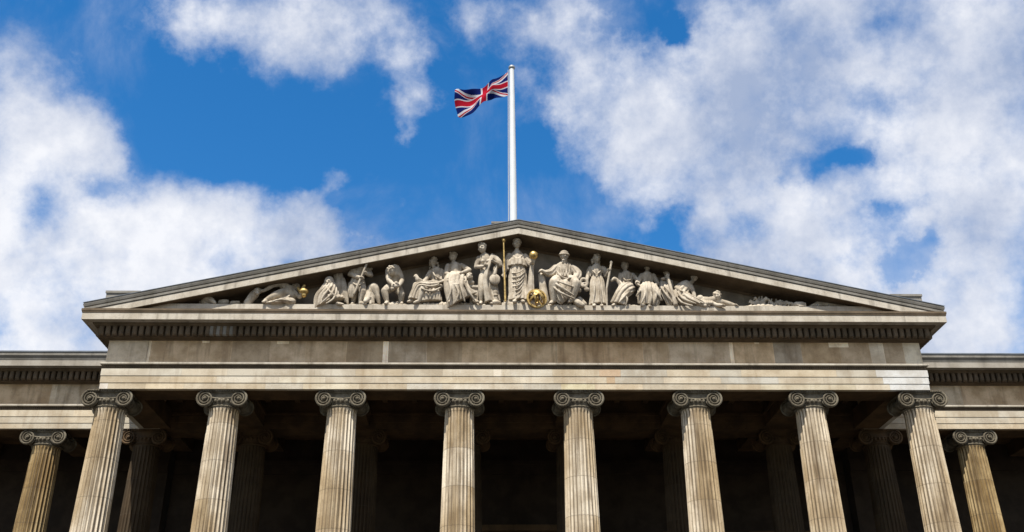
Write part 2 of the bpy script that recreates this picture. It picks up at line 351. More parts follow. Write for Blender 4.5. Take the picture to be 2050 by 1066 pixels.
rnd = random.Random(3)
def tones_for(xs, special, base_var=.24, warm=.07):
    out = []
    for i in range(len(xs) - 1):
        mid = (xs[i] + xs[i + 1]) / 2
        s = None
        for a, b_, t in special:
            if a <= mid <= b_: s = t
        if s is None:
            k = 1 + rnd.uniform(-base_var, base_var * .6); w = rnd.uniform(-warm, warm)
            s = (k * (1 + w), k, k * (1 - w * 1.6))
        out.append(s)
    return out
def jointed(fx, tn, w=.02, k=1.22):
    xs, ts = [], [tn[0]]
    for x, t in zip(fx[1:-1], tn[1:]):
        d = ts[-1]; xs += [x - w / 2, x + w / 2]; ts += [(d[0] * k, d[1] * k, d[2] * k), t]
    return xs, ts
def cuts(spec_edges, step, lo=-HW, hi=HW):
    e = sorted(spec_edges); pts = [lo] + e + [hi]; res = []
    for a, b_ in zip(pts, pts[1:]):
        n = max(1, round((b_ - a) / step)); res += [a + (b_ - a) * k / n + (rnd.uniform(-.18, .18) * step if 0 < k < n else 0) for k in range(n)]
    return res[1:]
# frieze: long blocks of different colour, with a few pale new pieces
f_spec = [(-17.3, -15.45, (1.12, 1.2, 1.3)), (-15.45, -15.35, (1.5, 1.6, 1.7)), (-5.72, -5.5, (2.2, 2.4, 2.7)), (-15.3, -12.0, (1.02, .98, .92)), (1.6, 5.2, (1.08, .98, .86)), (-2.4, 1.5, (1.1, 1.04, .95)),
          (8.9, 9.05, (1.9, 2.0, 2.1)), (14.9, 15.5, (1.35, 1.5, 1.7)), (16.35, 17.3, (1.25, 1.4, 1.55))]
xs = cuts([e for a, b_, _ in f_spec for e in (a, b_) if abs(e) < 17], 1.45)
m_ = MB(); fx = [-HW] + xs + [HW]
xs, ts = jointed(fx, tones_for(fx, f_spec))
ring_band(m_, FRIEZE, xs=xs, tones=[(1.1, 1.15, 1.2)] + ts + [(1.1, 1.15, 1.2)])
m_.build('frieze', M['frieze'], portico, tone=True)
for x, z0, z1, w in ((-9.9, 15.8, 15.935, .5), (13.6, 15.72, 15.93, .85), (-13.1, 15.84, 15.93, .3), (10.1, 15.86, 15.93, .2)):
    p_ = MB(); p_.box(x - w / 2, x + w / 2, -.003, .05, z0, z1, (2.0, 2.2, 2.4)); p_.build('repair_patch', M['frieze'], portico, tone=True)
INN = [(-1.35, 13.803), (-.181, 13.803), (-.181, 14.659), (-1.35, 14.659)]
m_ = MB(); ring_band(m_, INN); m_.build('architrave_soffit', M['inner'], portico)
# architrave in three fasciae; each course jointed on its own
def fascia(prof, spec, step):
    xs = cuts([e for a, b_, _ in spec for e in (a, b_) if abs(e) < 17], step)
    mb = MB(); fx = [-HW] + xs + [HW]
    xs, ts = jointed(fx, tones_for(fx, spec, .14, .06), .014, .80)
    ring_band(mb, prof, hw=HW + .0, xs=xs, tones=[(.95, 1, 1.05)] + ts + [(1.1, 1.2, 1.4)])
    mb.build('architrave_fascia', M['architrave'], portico, tone=True)
white = (1.12, 1.26, 1.55)
fascia([(-.18, 13.80), (.04, 13.80), (.04, 14.04), (-.18, 14.04)], [(15.45, 17.3, white), (-17.3, -16.8, (1.2, 1.25, 1.4)), (-8.9, -6.6, (1.12, 1.12, 1.08)), (1.7, 3.1, (1.12, 1.14, 1.0)), (10, 14, (1.0, 1.0, .95)), (-3.2, -1.6, (1.1, 1.12, 1.15))], 1.7)
fascia([(-.18, 14.04), (.02, 14.04), (.02, 14.062), (.058, 14.062), (.058, 14.34), (-.18, 14.34)], [(15.2, 17.3, white), (-9.9, -8.0, (1.18, 1.22, 1.25)), (-3.3, -1.9, (1.1, 1.08, 1.02)), (3.6, 3.95, (.86, .72, .6))], 2.1)
fascia([(-.18, 14.34), (.038, 14.34), (.038, 14.362), (.076, 14.362), (.076, 14.66), (-.18, 14.66)], [(14.95, 17.3, white), (-15.2, -13.9, (.96, 1, 1.05)), (-3.2, -.4, (1.1, 1.12, 1.14)), (-1.1, -.75, (1.35, 1.4, 1.5)), (3.3, 4.2, (.92, .78, .68))], 1.9)
m_ = MB(); ring_band(m_, BEAD)
k = -HW + .02
while k < HW - .04:
    m_.box(k, k + .05, -.065, -.015, 14.70, 14.815); k += .095
m_.build('bead_moulding', M['soot_shade'], portico)
m_ = MB(); ring_band(m_, FILLET); m_.build('architrave_fillet', M['corona'], portico)
def dentil(mb, c, w, dirx, diry, o0, o1, z0, z1):
    """a rounded-off dentil block: c along the run, growing outward from o0 to o1"""
    prof = [(o0, z0 + .02), (o1 - .07, z0), (o1 - .015, z0 + .05), (o1, z0 + .14), (o1, z1)]
    tx, ty = (1, 0) if diry else (0, 1)
    rows = []
    for s, sh in ((-w / 2, .035), (-w / 2 + .035, 0), (w / 2 - .035, 0), (w / 2, .035)):
        rows.append([(c[0] + tx * s + dirx * (o - (sh if i in (1, 2, 3, 4) else 0)), c[1] + ty * s + diry * (o - (sh if i in (1, 2, 3, 4) else 0)), z) for i, (o, z) in enumerate(prof + [(o0, z1)])])
    mb.grid(rows, closed_v=True, cap=True)
m_ = MB(); ring_band(m_, BED)
m_.build('bed_moulding', M['soot_shade'], portico)
m_ = MB(); n = 128
for i in range(n):
    dentil(m_, (-HW - .36 + (2 * HW + .72) * (i + .5) / n, 0, 0), .185, 0, -1, .30, .52, 15.99, 16.38)
for s in (-1, 1):
    for i in range(20): dentil(m_, (s * HW, -.2 + i * .27, 0), .17, s, 0, .30, .52, 15.99, 16.38)
m_.build('dentil_band', M['soot_shade'], portico)
m_ = MB()
for x in (-12.9, -12.63, -12.36, -12.09): dentil(m_, (x + .12, -.004, 0), .172, 0, -1, .30, .525, 15.985, 16.375)
m_.build('repair_dentils', M['moulding'], portico)
m_ = MB(); ring_band(m_, CORONA, xs=[-12, -6, 0, 6, 12]); m_.build('corona', M['corona'], portico)
m_ = MB(); ring_band(m_, CAP); m_.build('cornice_moulding', M['soot_shade'], portico)
m_ = MB(); m_.box(-16.2, 16.2, -.60, .42, 16.96, 17.36); m_.build('pediment_floor', M['corona'], portico)
# tympanum
SL = .2262
m_ = MB()
tri = [(-16.5, 16.97), (16.5, 16.97), (0, 20.85)]
m_.add([(x, .40, z) for x, z in tri] + [(x, .95, z) for x, z in tri], [(0, 1, 2), (5, 4, 3), (0, 3, 4, 1), (1, 4, 5, 2), (2, 5, 3, 0)])
m_.build('tympanum', M['tymp'], portico)
def rake(prof, name, mt, hw=HW):
    mb = MB(); n = len(prof); st = [-1, -.66, -.33, 0, .33, .66, 1]
    rows = [[((hw + o if o > 0 else hw) * s, -o, z - SL * abs((hw + o if o > 0 else hw) * s)) for o, z in prof] for s in st]
    for i in range(6):
        mb.add(rows[i] + rows[i + 1], [(j, (j + 1) % n, n + (j + 1) % n, n + j) for j in range(n)])
    mb.add(rows[0], [tuple(range(n))]); mb.add(rows[-1], [tuple(range(n))])
    mb.build(name, mt, portico)
rake([(-.9, 20.60), (-.38, 20.60), (-.30, 20.675), (.839, 20.675), (.839, 20.93), (-.9, 20.93)], 'raking_soffit', M['soot_shade'])  # underside shade put into the stone colour of this piece
rake([(.84, 20.66), (.90, 20.66), (.90, 20.935), (.84, 20.935)], 'raking_corona', M['corona'])
rake([(-.9, 20.935), (.91, 20.935), (.885, 20.945), (.885, 20.975), (.925, 20.985), (.93, 21.08), (.895, 21.09), (.895, 21.115), (.94, 21.13), (.965, 21.21), (.975, 21.255), (.955, 21.262), (.955, 21.30), (-.9, 21.30)], 'raking_moulding', M['moulding'])
rake([(-.9, 21.30), (.985, 21.30), (.985, 21.325), (-.9, 21.325)], 'roof_edging', M['lead'])
for s in (-1, 1):   # gutter moulding along the flanks
    m_ = MB()
    prof = [(HW - .5, 16.965), (HW + .95, 16.965), (HW + .97, 17.03), (HW + 1.0, 17.12), (HW + 1.0, 17.17), (HW - .5, 17.17)]
    rows = [[(s * x, y, z) for x, z in prof] for y in (-.8, 30)]
    m_.grid(rows, closed_v=True, cap=True); m_.build('gutter_moulding', M['moulding'], portico)
m_ = MB()
pr = [(-18.0, 17.0), (18.0, 17.0), (18.0, 17.10), (0, 21.17), (-18.0, 17.10)]
m_.grid([[(x, .88, z) for x, z in pr], [(x, 40, z) for x, z in pr]], closed_v=True, cap=True)
m_.build('roof', M['lead'], portico)
for x0, x1, z0, z1 in ((-17.62, -16.2, 17.3, 18.24), (16.3, 17.66, 17.3, 18.245), (-1.15, -.30, 21.2, 21.76), (.36, .99, 21.2, 21.77)):
    mb = MB(); mb.box(x0, x1, .05, .8, z0, z1 - .1); mb.box(x0 - .03, x1 + .03, .0, .85, z1 - .10, z1)
    mb.build('acroterion_block', M['moulding'], portico)
# inside of the portico
m_ = MB(); FX = [-16.79, -12.16, -7.34, -2.49, 2.44, 7.35, 12.20, 16.80]
for x in FX[1:-1]:
    m_.box(x - .62, x + .62, 1.351, 5.299, 13.92, 14.7); m_.box(x - .70, x + .70, 1.351, 5.299, 14.42, 14.52)
m_.box(-15.7, 15.7, 1.352, 1.5, 14.4, 14.52); m_.box(-15.7, 15.7, 5.1, 5.298, 14.4, 14.52)
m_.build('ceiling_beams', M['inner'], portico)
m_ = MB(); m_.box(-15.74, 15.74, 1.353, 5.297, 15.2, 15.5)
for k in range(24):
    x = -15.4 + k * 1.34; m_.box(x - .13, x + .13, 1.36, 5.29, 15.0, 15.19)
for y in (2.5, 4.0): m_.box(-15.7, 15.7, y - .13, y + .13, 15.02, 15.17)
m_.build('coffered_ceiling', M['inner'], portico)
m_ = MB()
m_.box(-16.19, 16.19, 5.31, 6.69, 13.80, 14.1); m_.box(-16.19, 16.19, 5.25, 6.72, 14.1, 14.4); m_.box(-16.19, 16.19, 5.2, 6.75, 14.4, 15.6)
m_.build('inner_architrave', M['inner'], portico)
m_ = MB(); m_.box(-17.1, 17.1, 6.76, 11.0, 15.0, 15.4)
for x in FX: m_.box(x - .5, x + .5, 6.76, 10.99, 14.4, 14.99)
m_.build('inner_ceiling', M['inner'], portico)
# porch wall with its doorway and windows
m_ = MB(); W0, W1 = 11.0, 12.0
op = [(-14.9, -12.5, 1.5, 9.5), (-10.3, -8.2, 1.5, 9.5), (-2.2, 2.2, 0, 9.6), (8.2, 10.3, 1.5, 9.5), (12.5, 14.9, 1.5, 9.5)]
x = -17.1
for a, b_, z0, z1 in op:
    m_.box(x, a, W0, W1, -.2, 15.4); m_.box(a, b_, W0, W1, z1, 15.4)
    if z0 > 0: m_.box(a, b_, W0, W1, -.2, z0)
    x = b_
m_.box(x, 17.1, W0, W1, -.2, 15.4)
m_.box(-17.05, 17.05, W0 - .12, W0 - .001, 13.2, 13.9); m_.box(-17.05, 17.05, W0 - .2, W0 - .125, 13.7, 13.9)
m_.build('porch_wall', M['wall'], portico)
for a, b_, z0, z1 in op:
    mb = MB(); d = .45 if z0 > 0 else .7
    mb.box(a - d, a, W0 - .15, W0 - .002, z0, z1); mb.box(b_, b_ + d, W0 - .15, W0 - .002, z0, z1); mb.box(a - d, b_ + d, W0 - .15, W0 - .002, z1, z1 + d)
    mb.box(a - d - .3, b_ + d + .3, W0 - .35, W0 - .004, z1 + d, z1 + d + .3)
    fr = mb.build('door_frame' if z0 == 0 else 'window_frame', M['inner'], portico)
    mb = MB(); mb.box(a + .01, b_ - .01, W1 - .5, W1 - .4, z0 + .01, z1 - .01)
    nx, nz = (4, 5) if z0 == 0 else (3, 6)
    for i in range(1, nx): xx = a + (b_ - a) * i / nx; mb.box(xx - .04, xx + .04, W1 - .55, W1 - .501, z0 + .02, z1 - .02)
    for i in range(1, nz): q = z0 + (z1 - z0) * i / nz; mb.box(a + .02, b_ - .02, W1 - .54, W1 - .502, q - .04, q + .04)
    mb.build('door' if z0 == 0 else 'window', M['door'], portico)
m_ = MB(); m_.box(-18.4, 18.4, -.9, 12, -.35, -.15)
for i in range(5): m_.box(-18.4 - .35 * i, 18.4 + .35 * i, -.9 - .38 * (i + 1), 12, -.35 - .27 * (i + 1), -.352 - .27 * i)
m_.build('steps', M['steps'], portico)

# wings
for s in (-1, 1):
    w = wings[s]
    def put(mb, name, mt, tone=False):
        o = mb.build(name, mt, w, tone=tone); o.location = -w.location; return o
    xs = [18.6, 21.2, 21.45, 24.4, 28, 33, 40]
    tn = [(.9, 1, 1.05), (1.0, 1.05, 1.1), (1.25, 1.35, 1.45), (1, .96, .9), (.95, 1, 1), (1, 1, 1), (.9, .9, .9), (1, 1, 1)]
    if s == 1: tn[2] = (1.0, .95, .9)
    mb = MB(); wing_band(mb, FRIEZE, s, xs=xs, tones=tn); put(mb, 'frieze', M['frieze'], True)
    ax = [17.3, 19.9, 22.4, 25, 30, 40]
    for prof, sh in (([(-.18, 13.80), (.04, 13.80), (.04, 14.04), (-.18, 14.04)], 0), ([(-.18, 14.04), (.02, 14.04), (.02, 14.062), (.058, 14.062), (.058, 14.34), (-.18, 14.34)], .7), ([(-.18, 14.34), (.038, 14.34), (.038, 14.362), (.076, 14.362), (.076, 14.66), (-.18, 14.66)], .3)):
        mb = MB(); wing_band(mb, prof, s, x0=16.2, xs=[a + sh for a in ax], tones=tones_for([16.2] + ax + [60], [], .1, .04)); put(mb, 'architrave_fascia', M['architrave'], True)
    mb = MB(); wing_band(mb, INN, s, x0=16.2); put(mb, 'architrave_soffit', M['inner'])
    mb = MB(); wing_band(mb, BEAD, s)
    k = 17.15
    while k < 32: mb.box(min(s * k, s * (k + .05)), max(s * k, s * (k + .05)), 5.3 - .065, 5.3 - .015, 14.70, 14.815); k += .095
    put(mb, 'bead_moulding', M['soot_shade'])
    mb = MB(); wing_band(mb, FILLET, s); put(mb, 'architrave_fillet', M['corona'])
    mb = MB(); wing_band(mb, BED, s); put(mb, 'bed_moulding', M['soot_shade'])
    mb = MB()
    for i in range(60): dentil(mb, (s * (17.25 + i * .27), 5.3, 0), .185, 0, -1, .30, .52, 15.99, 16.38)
    put(mb, 'dentil_band', M['soot_shade'])
    mb = MB(); wing_band(mb, CORONA, s, xs=[23, 30]); put(mb, 'corona', M['corona_wing'])
    mb = MB(); wing_band(mb, WCAP, s); put(mb, 'cornice_moulding', M['moulding'])
    mb = MB(); wing_band(mb, [(-8, 17.13), (1.05, 17.13), (1.05, 17.19), (-8, 17.3)], s); put(mb, 'roof', M['lead'])
    mb = MB(); mb.box(min(s * 17.15, s * 60), max(s * 17.15, s * 60), 6.66, 10.4, 14.6, 15.2)
    for i in range(9):
        x = s * (21.45 + 4.7 * i); mb.box(x - .55, x + .55, 6.67, 10.39, 13.95, 14.59)
    put(mb, 'ceiling', M['inner'])
    mb = MB(); mb.box(min(s * 17.2, s * 60), max(s * 17.2, s * 60), 10.4, 11.4, -1.6, 15.4); mb.box(min(s * 17.2, s * 60), max(s * 17.2, s * 60), 10.28, 10.399, 13.2, 13.8)
    put(mb, 'wall', M['wall'])
    mb = MB(); mb.box(min(s * 20.3, s * 60), max(s * 20.3, s * 60), 4.4, 10.39, -1.6, -.15); put(mb, 'steps', M['steps'])

# ------------------------------------------------------------------ columns
def shaft_mesh():
    mb = MB(); NF, SEG = 24, 8; rows = []
    zs = [.02, .3] + [.6 + 1.02 * i for i in range(12)] + [12.3, 12.7, 12.85, 12.95, 13.03, 13.09]
    for z in zs:
        r = .76 - .16 * (z / 13) ** 1.7
        fade = 1 if .5 < z < 12.76 else (0 if z > 13.02 or z < .2 else math.sqrt(max(0, 1 - ((z - 12.76) / .28) ** 2)) if z > 12.76 else .7)
        row = []
        for k in range(NF * SEG):
            a = 2 * math.pi * (k + .0) / (NF * SEG); ph = (k % SEG) / SEG
            t = (ph - .5) / .42
            d = .070 * (r / .7) * math.sqrt(max(0, 1 - t * t)) if abs(t) < 1 else 0
            row.append(((r - d * fade) * math.cos(a), (r - d * fade) * math.sin(a), z))
        rows.append(row)
    mb.grid(rows, closed_v=True, cap=True)
    mb.flute = [f for _ in zs for f in [math.sqrt(max(0, 1 - (((k % SEG) / SEG - .5) / .40) ** 2)) for k in range(NF * SEG)]]
    return mb
def capital_mb():
    mb = MB()
    mb.lathe([(.585, 13.06), (.60, 13.10), (.622, 13.115), (.635, 13.14), (.62, 13.165), (.60, 13.175), (.60, 13.20), (.61, 13.23), (.645, 13.29), (.66, 13.36), (.65, 13.42), (.58, 13.5)], 40)
    for k in range(24):
        a = 2 * math.pi * (k + .5) / 24
        mb.ball((.655 * math.cos(a), .655 * math.sin(a), 13.36), (.062, .062, .085), 8, 6)
    for k in range(56):
        a = 2 * math.pi * k / 56
        mb.ball((.628 * math.cos(a), .628 * math.sin(a), 13.14), .026, 6, 4)
    # abacus with its carved edge
    mb.box(-.80, .80, -.66, .66, 13.735, 13.796)
    mb.box(-.84, .84, -.70, .70, 13.76, 13.795)
    for k in range(16):
        x = -.75 + k * .1
        for y in (-.70, .70): mb.ball((x, y, 13.755), (.036, .03, .04), 6, 5)
    # canalis between the scrolls
    for s in (-1, 1):
        y = s * .60
        top = []; bot = []
        for i in range(13):
            x = -.66 + 1.32 * i / 12; u = abs(x) / .66
            top.append((x, 13.74 - .02 * (1 - u * u))); bot.append((x, 13.53 - .10 * (1 - u * u)))
        rows = [[(x, y, z) for x, z in top], [(x, y * .96, z) for x, z in [(a[0], (a[1] + b_[1]) / 2) for a, b_ in zip(top, bot)]], [(x, y, z) for x, z in bot], [(x, y * .3, z) for x, z in bot], [(x, y * .3, z) for x, z in top]]
        mb.grid(rows, closed_u=True)
        mb.tube([(x, s * .625, z - .012) for x, z in top], .032, 8)
        mb.tube([(x, s * .625, z) for x, z in bot], .035, 8)
        for sx in (-1, 1):
            pts = []; rad = []
            for i in range(76):
                t = i / 75; ang = math.pi / 2 + sx * -1 * (-1) * 0 - sx * t * 2 * math.pi * 2.75
                # winds outward side first, then down and in
                rr = .29 * (1 - t) ** 1.05 + .055
                pts.append((sx * .68 + rr * math.cos(ang), s * (.645 + .02 * t), 13.43 + rr * math.sin(ang))); rad.append(.036 * (1 - t) + .016)
            mb.tube(pts, rad, 8)
            mb.ball((sx * .68, s * .66, 13.43), (.08, .07, .08), 12, 8)
    for sx in (-1, 1):   # bolsters
        mb.lathe([(.29, -.60), (.345, -.605), (.35, -.58), (.335, -.53), (.28, -.42), (.23, -.3), (.20, -.12), (.225, -.08), (.235, 0), (.225, .08), (.20, .12), (.22, .3), (.24, .42), (.27, .50), (.29, .54), (.28, .57), (.2, .56)], 36, (sx * .68, 0, 13.43), 'y')
    return mb
def base_mb():
    mb = MB(); mb.box(-1.02, 1.02, -1.02, 1.02, -.148, .0)
    mb.lathe([(.98, .001), (1.0, .06), (.98, .13), (.88, .15), (.84, .2), (.88, .26), (.93, .30), (.92, .36), (.82, .38), (.77, .40), (.77, .02)], 40)
    return mb
sm = {}
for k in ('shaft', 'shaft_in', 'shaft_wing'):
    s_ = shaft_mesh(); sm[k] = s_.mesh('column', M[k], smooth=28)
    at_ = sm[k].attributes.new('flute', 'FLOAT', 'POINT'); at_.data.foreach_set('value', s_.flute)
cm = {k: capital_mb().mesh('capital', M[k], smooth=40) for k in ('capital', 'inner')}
bmh = base_mb().mesh('column_base', M['steps'], smooth=40)
def put_column(x, y, parent, shaft, cap):
    o = bpy.data.objects.new('column', sm[shaft]); col.objects.link(o)
    o.parent = parent; o.location = Vector((x, y, 0)) - parent.location
    for nm, me in (('capital', cm[cap]), ('column_base', bmh)):
        c = bpy.data.objects.new(nm, me); col.objects.link(c); c.parent = o
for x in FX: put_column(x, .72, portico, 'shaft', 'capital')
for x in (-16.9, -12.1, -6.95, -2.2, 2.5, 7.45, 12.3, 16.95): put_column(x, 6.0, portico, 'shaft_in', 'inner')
for s in (-1, 1):
    for k in range(3): put_column(s * (21.42 + 4.7 * k), 6.02, wings[s], 'shaft_wing', 'capital')
# ------------------------------------------------------------------ flagpole and flag
fp = empty('flagpole', (-.08, 3, 20.5), 'tall white flagpole with a small round grey cap rising behind the gable peak', 'flagpole')
mb = MB(); mb.lathe([(.185, 0), (.178, 3.3), (.165, 6.5), (.145, 10), (.125, 12.15)], 24); mb.build('pole', M['pole'], fp, smooth=True)
mb = MB(); mb.lathe([(.10, 12.14), (.14, 12.17), (.17, 12.22), (.17, 12.30), (.12, 12.37), (.04, 12.40)], 24); mb.build('pole_cap', M['polecap'], fp, smooth=True)
mb = MB(); mb.tube([(-.25, -.02, .6), (-.225, -.02, 6), (-.19, -.02, 12.1)], .016, 6); mb.build('halyard', M['rope'], fp)
def interp(pts, t):
    t = max(0, min(.9999, t)) * (len(pts) - 1); i = int(t); f = t - i
    p0 = pts[max(i - 1, 0)]; p1 = pts[i]; p2 = pts[i + 1]; p3 = pts[min(i + 2, len(pts) - 1)]
    return tuple(.5 * ((2 * b) + (c - a) * f + (2 * a - 5 * b + 4 * c - d) * f * f + (3 * b - a - 3 * c + d) * f ** 3) for a, b, c, d in zip(p0, p1, p2, p3))
def flag_pt(s, t):
    """s along the fly 0..1 from the pole, t up 0..1"""
    top = interp([(-.03, 1.52), (-.28, 1.38), (-.75, 1.10), (-1.05, .86), (-1.45, .62), (-1.95, .50), (-2.45, .46), (-2.82, .38)], s)
    bot = interp([(-.03, -.02), (-.40, -.05), (-.78, -.10), (-1.12, -.28), (-1.48, -.58), (-1.90, -.95), (-2.35, -1.25), (-2.68, -1.24)], s)
    x = top[0] * t + bot[0] * (1 - t); z = top[1] * t + bot[1] * (1 - t)
    y = (.11 * math.sin(s * 10.5 + t * 1.7 - .3) + .07 * math.sin(s * 21 - t * 3.2) + .05 * math.sin(s * 5 + t * 7)) * min(1, s * 3) + .25 * s
    x += .05 * math.sin(t * 5 + s * 8) * s
    return (x, y, z)
def jack(s, t):
    """colours of the union flag; s 0..2 , t 0..1"""
    x, y = s - 1, t - .5
    if abs(x) < .10 or abs(y) < .10: return 'flag_red'
    if abs(x) < .150 or abs(y) < .150: return 'flag_white'
    L = math.sqrt(5) / 2
    d1 = (y - x / 2) / L; d2 = (y + x / 2) / L
    if x * y > 0:
        sgn = 1 if x > 0 else -1
        dd = d1 * sgn
        if 0 < -dd < .052: return 'flag_red'
        if abs(dd) < .078: return 'flag_white'
    else:
        sgn = 1 if x > 0 else -1
        dd = d2 * sgn
        if 0 < -dd < .052: return 'flag_red'
        if abs(dd) < .078: return 'flag_white'
    return 'flag_blue'
NU, NV = 180, 96
me = bpy.data.meshes.new('flag')
vs = [flag_pt(i / NU, j / NV) for i in range(NU + 1) for j in range(NV + 1)]
fs = [(i * (NV + 1) + j, (i + 1) * (NV + 1) + j, (i + 1) * (NV + 1) + j + 1, i * (NV + 1) + j + 1) for i in range(NU) for j in range(NV)]
me.from_pydata(vs, [], fs)
keys = ['flag_red', 'flag_white', 'flag_blue']
for k in keys: me.materials.append(M[k])
for n, (i, j) in enumerate((i, j) for i in range(NU) for j in range(NV)):
    me.polygons[n].material_index = keys.index(jack((i + .5) / NU * 2, (j + .5) / NV)); me.polygons[n].use_smooth = True
fl = bpy.data.objects.new('flag', me); fl.location = (-.24, 3, 30.96); col.objects.link(fl)
sl = fl.modifiers.new('thickness', 'SOLIDIFY'); sl.thickness = .008
props(fl, 'red, white and blue crossed flag blowing out to the left of the tall white pole', 'flag')

# ------------------------------------------------------------------ pediment sculpture
# drawn figure by figure against the tympanum; (a, b, y) are measured positions along the pediment, y is depth
FLOOR = 17.36
def at(a, b, y):
    k = .0215 + (613 - b) / 138 * .0014
    k *= 1 + (.00003 if a < 1038.5 else .000005) * (a - 1038.5)
    t = 613 - b
    x = (a - 1038.5) * k * (1 + (y + .3) / 38)
    z = 17.43 + .0232 * t + 9.4e-6 * t * t
    return Vector((x, y, z + (y + .3) * z / 38))
class Fig:
    def __init__(s, name, label, cat, base, group='carved figures of the pediment'):
        s.o = empty(name, base, label, cat, group); s.base = Vector(base); s.layers = {}
        s.cur = None
    def part(s, name): s.layers.setdefault(name, MB()); s.cur = s.layers[name]; return s
    def L(s, p): return at(*p) - s.base
    def limb(s, pts, rads, n=12):
        P = [s.L(p) for p in pts]
        for i in range(len(P) - 1):
            a, b = P[i], P[i + 1]; ra, rb = rads[i], rads[i + 1]; m = 5
            q = [a.lerp(b, t / m) for t in range(m + 1)]
            bulge = [1 + .12 * math.sin(math.pi * (t / m)) * (1 if ra > rb else 0) for t in range(m + 1)]
            s.cur.tube(q, [(ra + (rb - ra) * t / m) * bulge[t] for t in range(m + 1)], n)
        for p, r in zip(P, rads): s.cur.ball(p, r, 12, 8)
        return s
    def ball(s, p, r): s.cur.ball(s.L(p), r, 16, 12); return s
    def head(s, p, r=.19, turn=0.0, nod=0.0, hair='bun', beard=False):
        c = s.L(p); rot = Matrix.Rotation(turn, 3, 'Z') @ Matrix.Rotation(nod, 3, 'X')
        def q(x, y, z): return c + rot @ (Vector((x, y, z)) * r)
        m = s.cur
        m.ball(q(0, 0, .1), (.92 * r, 1.02 * r, 1.18 * r), 18, 14)
        m.ball(q(0, -.25, -.55), (.62 * r, .6 * r, .58 * r), 12, 10)      # jaw
        m.tube([q(0, -.92, .30), q(0, -1.18, -.15)], [.11 * r, .20 * r], 8)   # nose
        m.ball(q(0, -1.14, -.16), .19 * r, 8, 6)
        for sx in (-1, 1):
            m.ball(q(sx * .36, -.93, .38), (.30 * r, .14 * r, .10 * r), 8, 6)    # brows
            m.ball(q(sx * .36, -.86, .14), (.16 * r, .12 * r, .10 * r), 8, 6)    # eyes
            m.ball(q(sx * .50, -.70, -.25), .26 * r, 8, 6)
            m.ball(q(sx * .92, .05, .05), (.12 * r, .2 * r, .28 * r), 8, 6)      # ears
        m.ball(q(0, -.86, -.45), (.28 * r, .14 * r, .07 * r), 8, 6); m.ball(q(0, -.82, -.60), (.22 * r, .14 * r, .08 * r), 8, 6)
        rr = random.Random(int(p[0] * 7 + p[1]))
        if hair in ('bun', 'curls', 'long'):
            for k in range(34 if hair != 'bun' else 22):
                a = rr.uniform(-math.pi * .95, math.pi * .95); e = rr.uniform(.25, 1.5)
                x, y, z = math.sin(a) * math.cos(e) * 1.0, math.cos(a) * math.cos(e) * 1.0, math.sin(e) * 1.2 + .12
                if y < -.55 and z < .75: continue
                m.ball(q(x, y, z), r * rr.uniform(.20, .32), 8, 6)
            if hair == 'bun': m.ball(q(0, 1.1, .2), .48 * r, 10, 8)
            if hair == 'long':
                for k in range(14): m.ball(q(rr.choice((-1, 1)) * rr.uniform(.75, 1.05), rr.uniform(.1, .9), rr.uniform(-1.3, .2)), r * .3, 8, 6)
        if hair == 'cap':
            m.ball(q(0, .05, .62), (1.12 * r, 1.15 * r, .85 * r), 16, 10); m.tube([q(1.15 * math.cos(a), 1.15 * math.sin(a), .42) for a in [2 * math.pi * i / 16 for i in range(16)]], .16 * r, 8, closed=True)
        if hair == 'hood':
            m.ball(q(0, .3, .15), (1.25 * r, 1.15 * r, 1.45 * r), 16, 12)
        if beard:
            for k in range(16): m.ball(q(rr.uniform(-.5, .5), -.8 + rr.uniform(-.1, .25), -.75 - rr.uniform(0, .9)), r * .24, 8, 6)
        return s
    def hand(s, wrist, tip, r=.055, up=(0, 0, 1), curl=.5):
        """a palm with four fingers and a thumb reaching from the wrist towards tip"""
        w = s.L(wrist); t = s.L(tip); d = (t - w); ln = d.length; d.normalize()
        side = d.cross(Vector(up)); side = side.normalized() if side.length > .01 else Vector((1, 0, 0)); nrm = side.cross(d)
        palm = w + d * ln * .45
        for k in (-.5, .5): s.cur.tube([w + side * r * k, palm + side * r * k * 1.6], [r * .9, r * 1.0], 8)
        s.cur.ball(palm, (r * 1.4,) * 3, 10, 8)
        for k, f in ((-1.5, .86), (-.5, 1.0), (.5, .95), (1.5, .75)):
            a = palm + side * r * k * .95; b = a + d * ln * .33 * f; c = b + (d * (1 - curl) - nrm * curl) * ln * .30 * f
            s.cur.tube([a, b, c], [r * .52, r * .48, r * .36], 7)
        a = w + d * ln * .18 + side * r * 1.2; s.cur.tube([a, a + side * r * 1.2 + d * ln * .22, a + side * r * .9 + d * ln * .42], [r * .6, r * .5, r * .38], 7)
        return s
    def foot(s, p, toe, r=.085):
        a, b = s.L(p), s.L(toe); s.cur.tube([a, a.lerp(b, .5), b], [r, r * 1.05, r * .7], 10); s.cur.ball(a, r * 1.1, 10, 8); s.cur.ball(b, (r * .9, r * .8, r * .6), 10, 8); return s
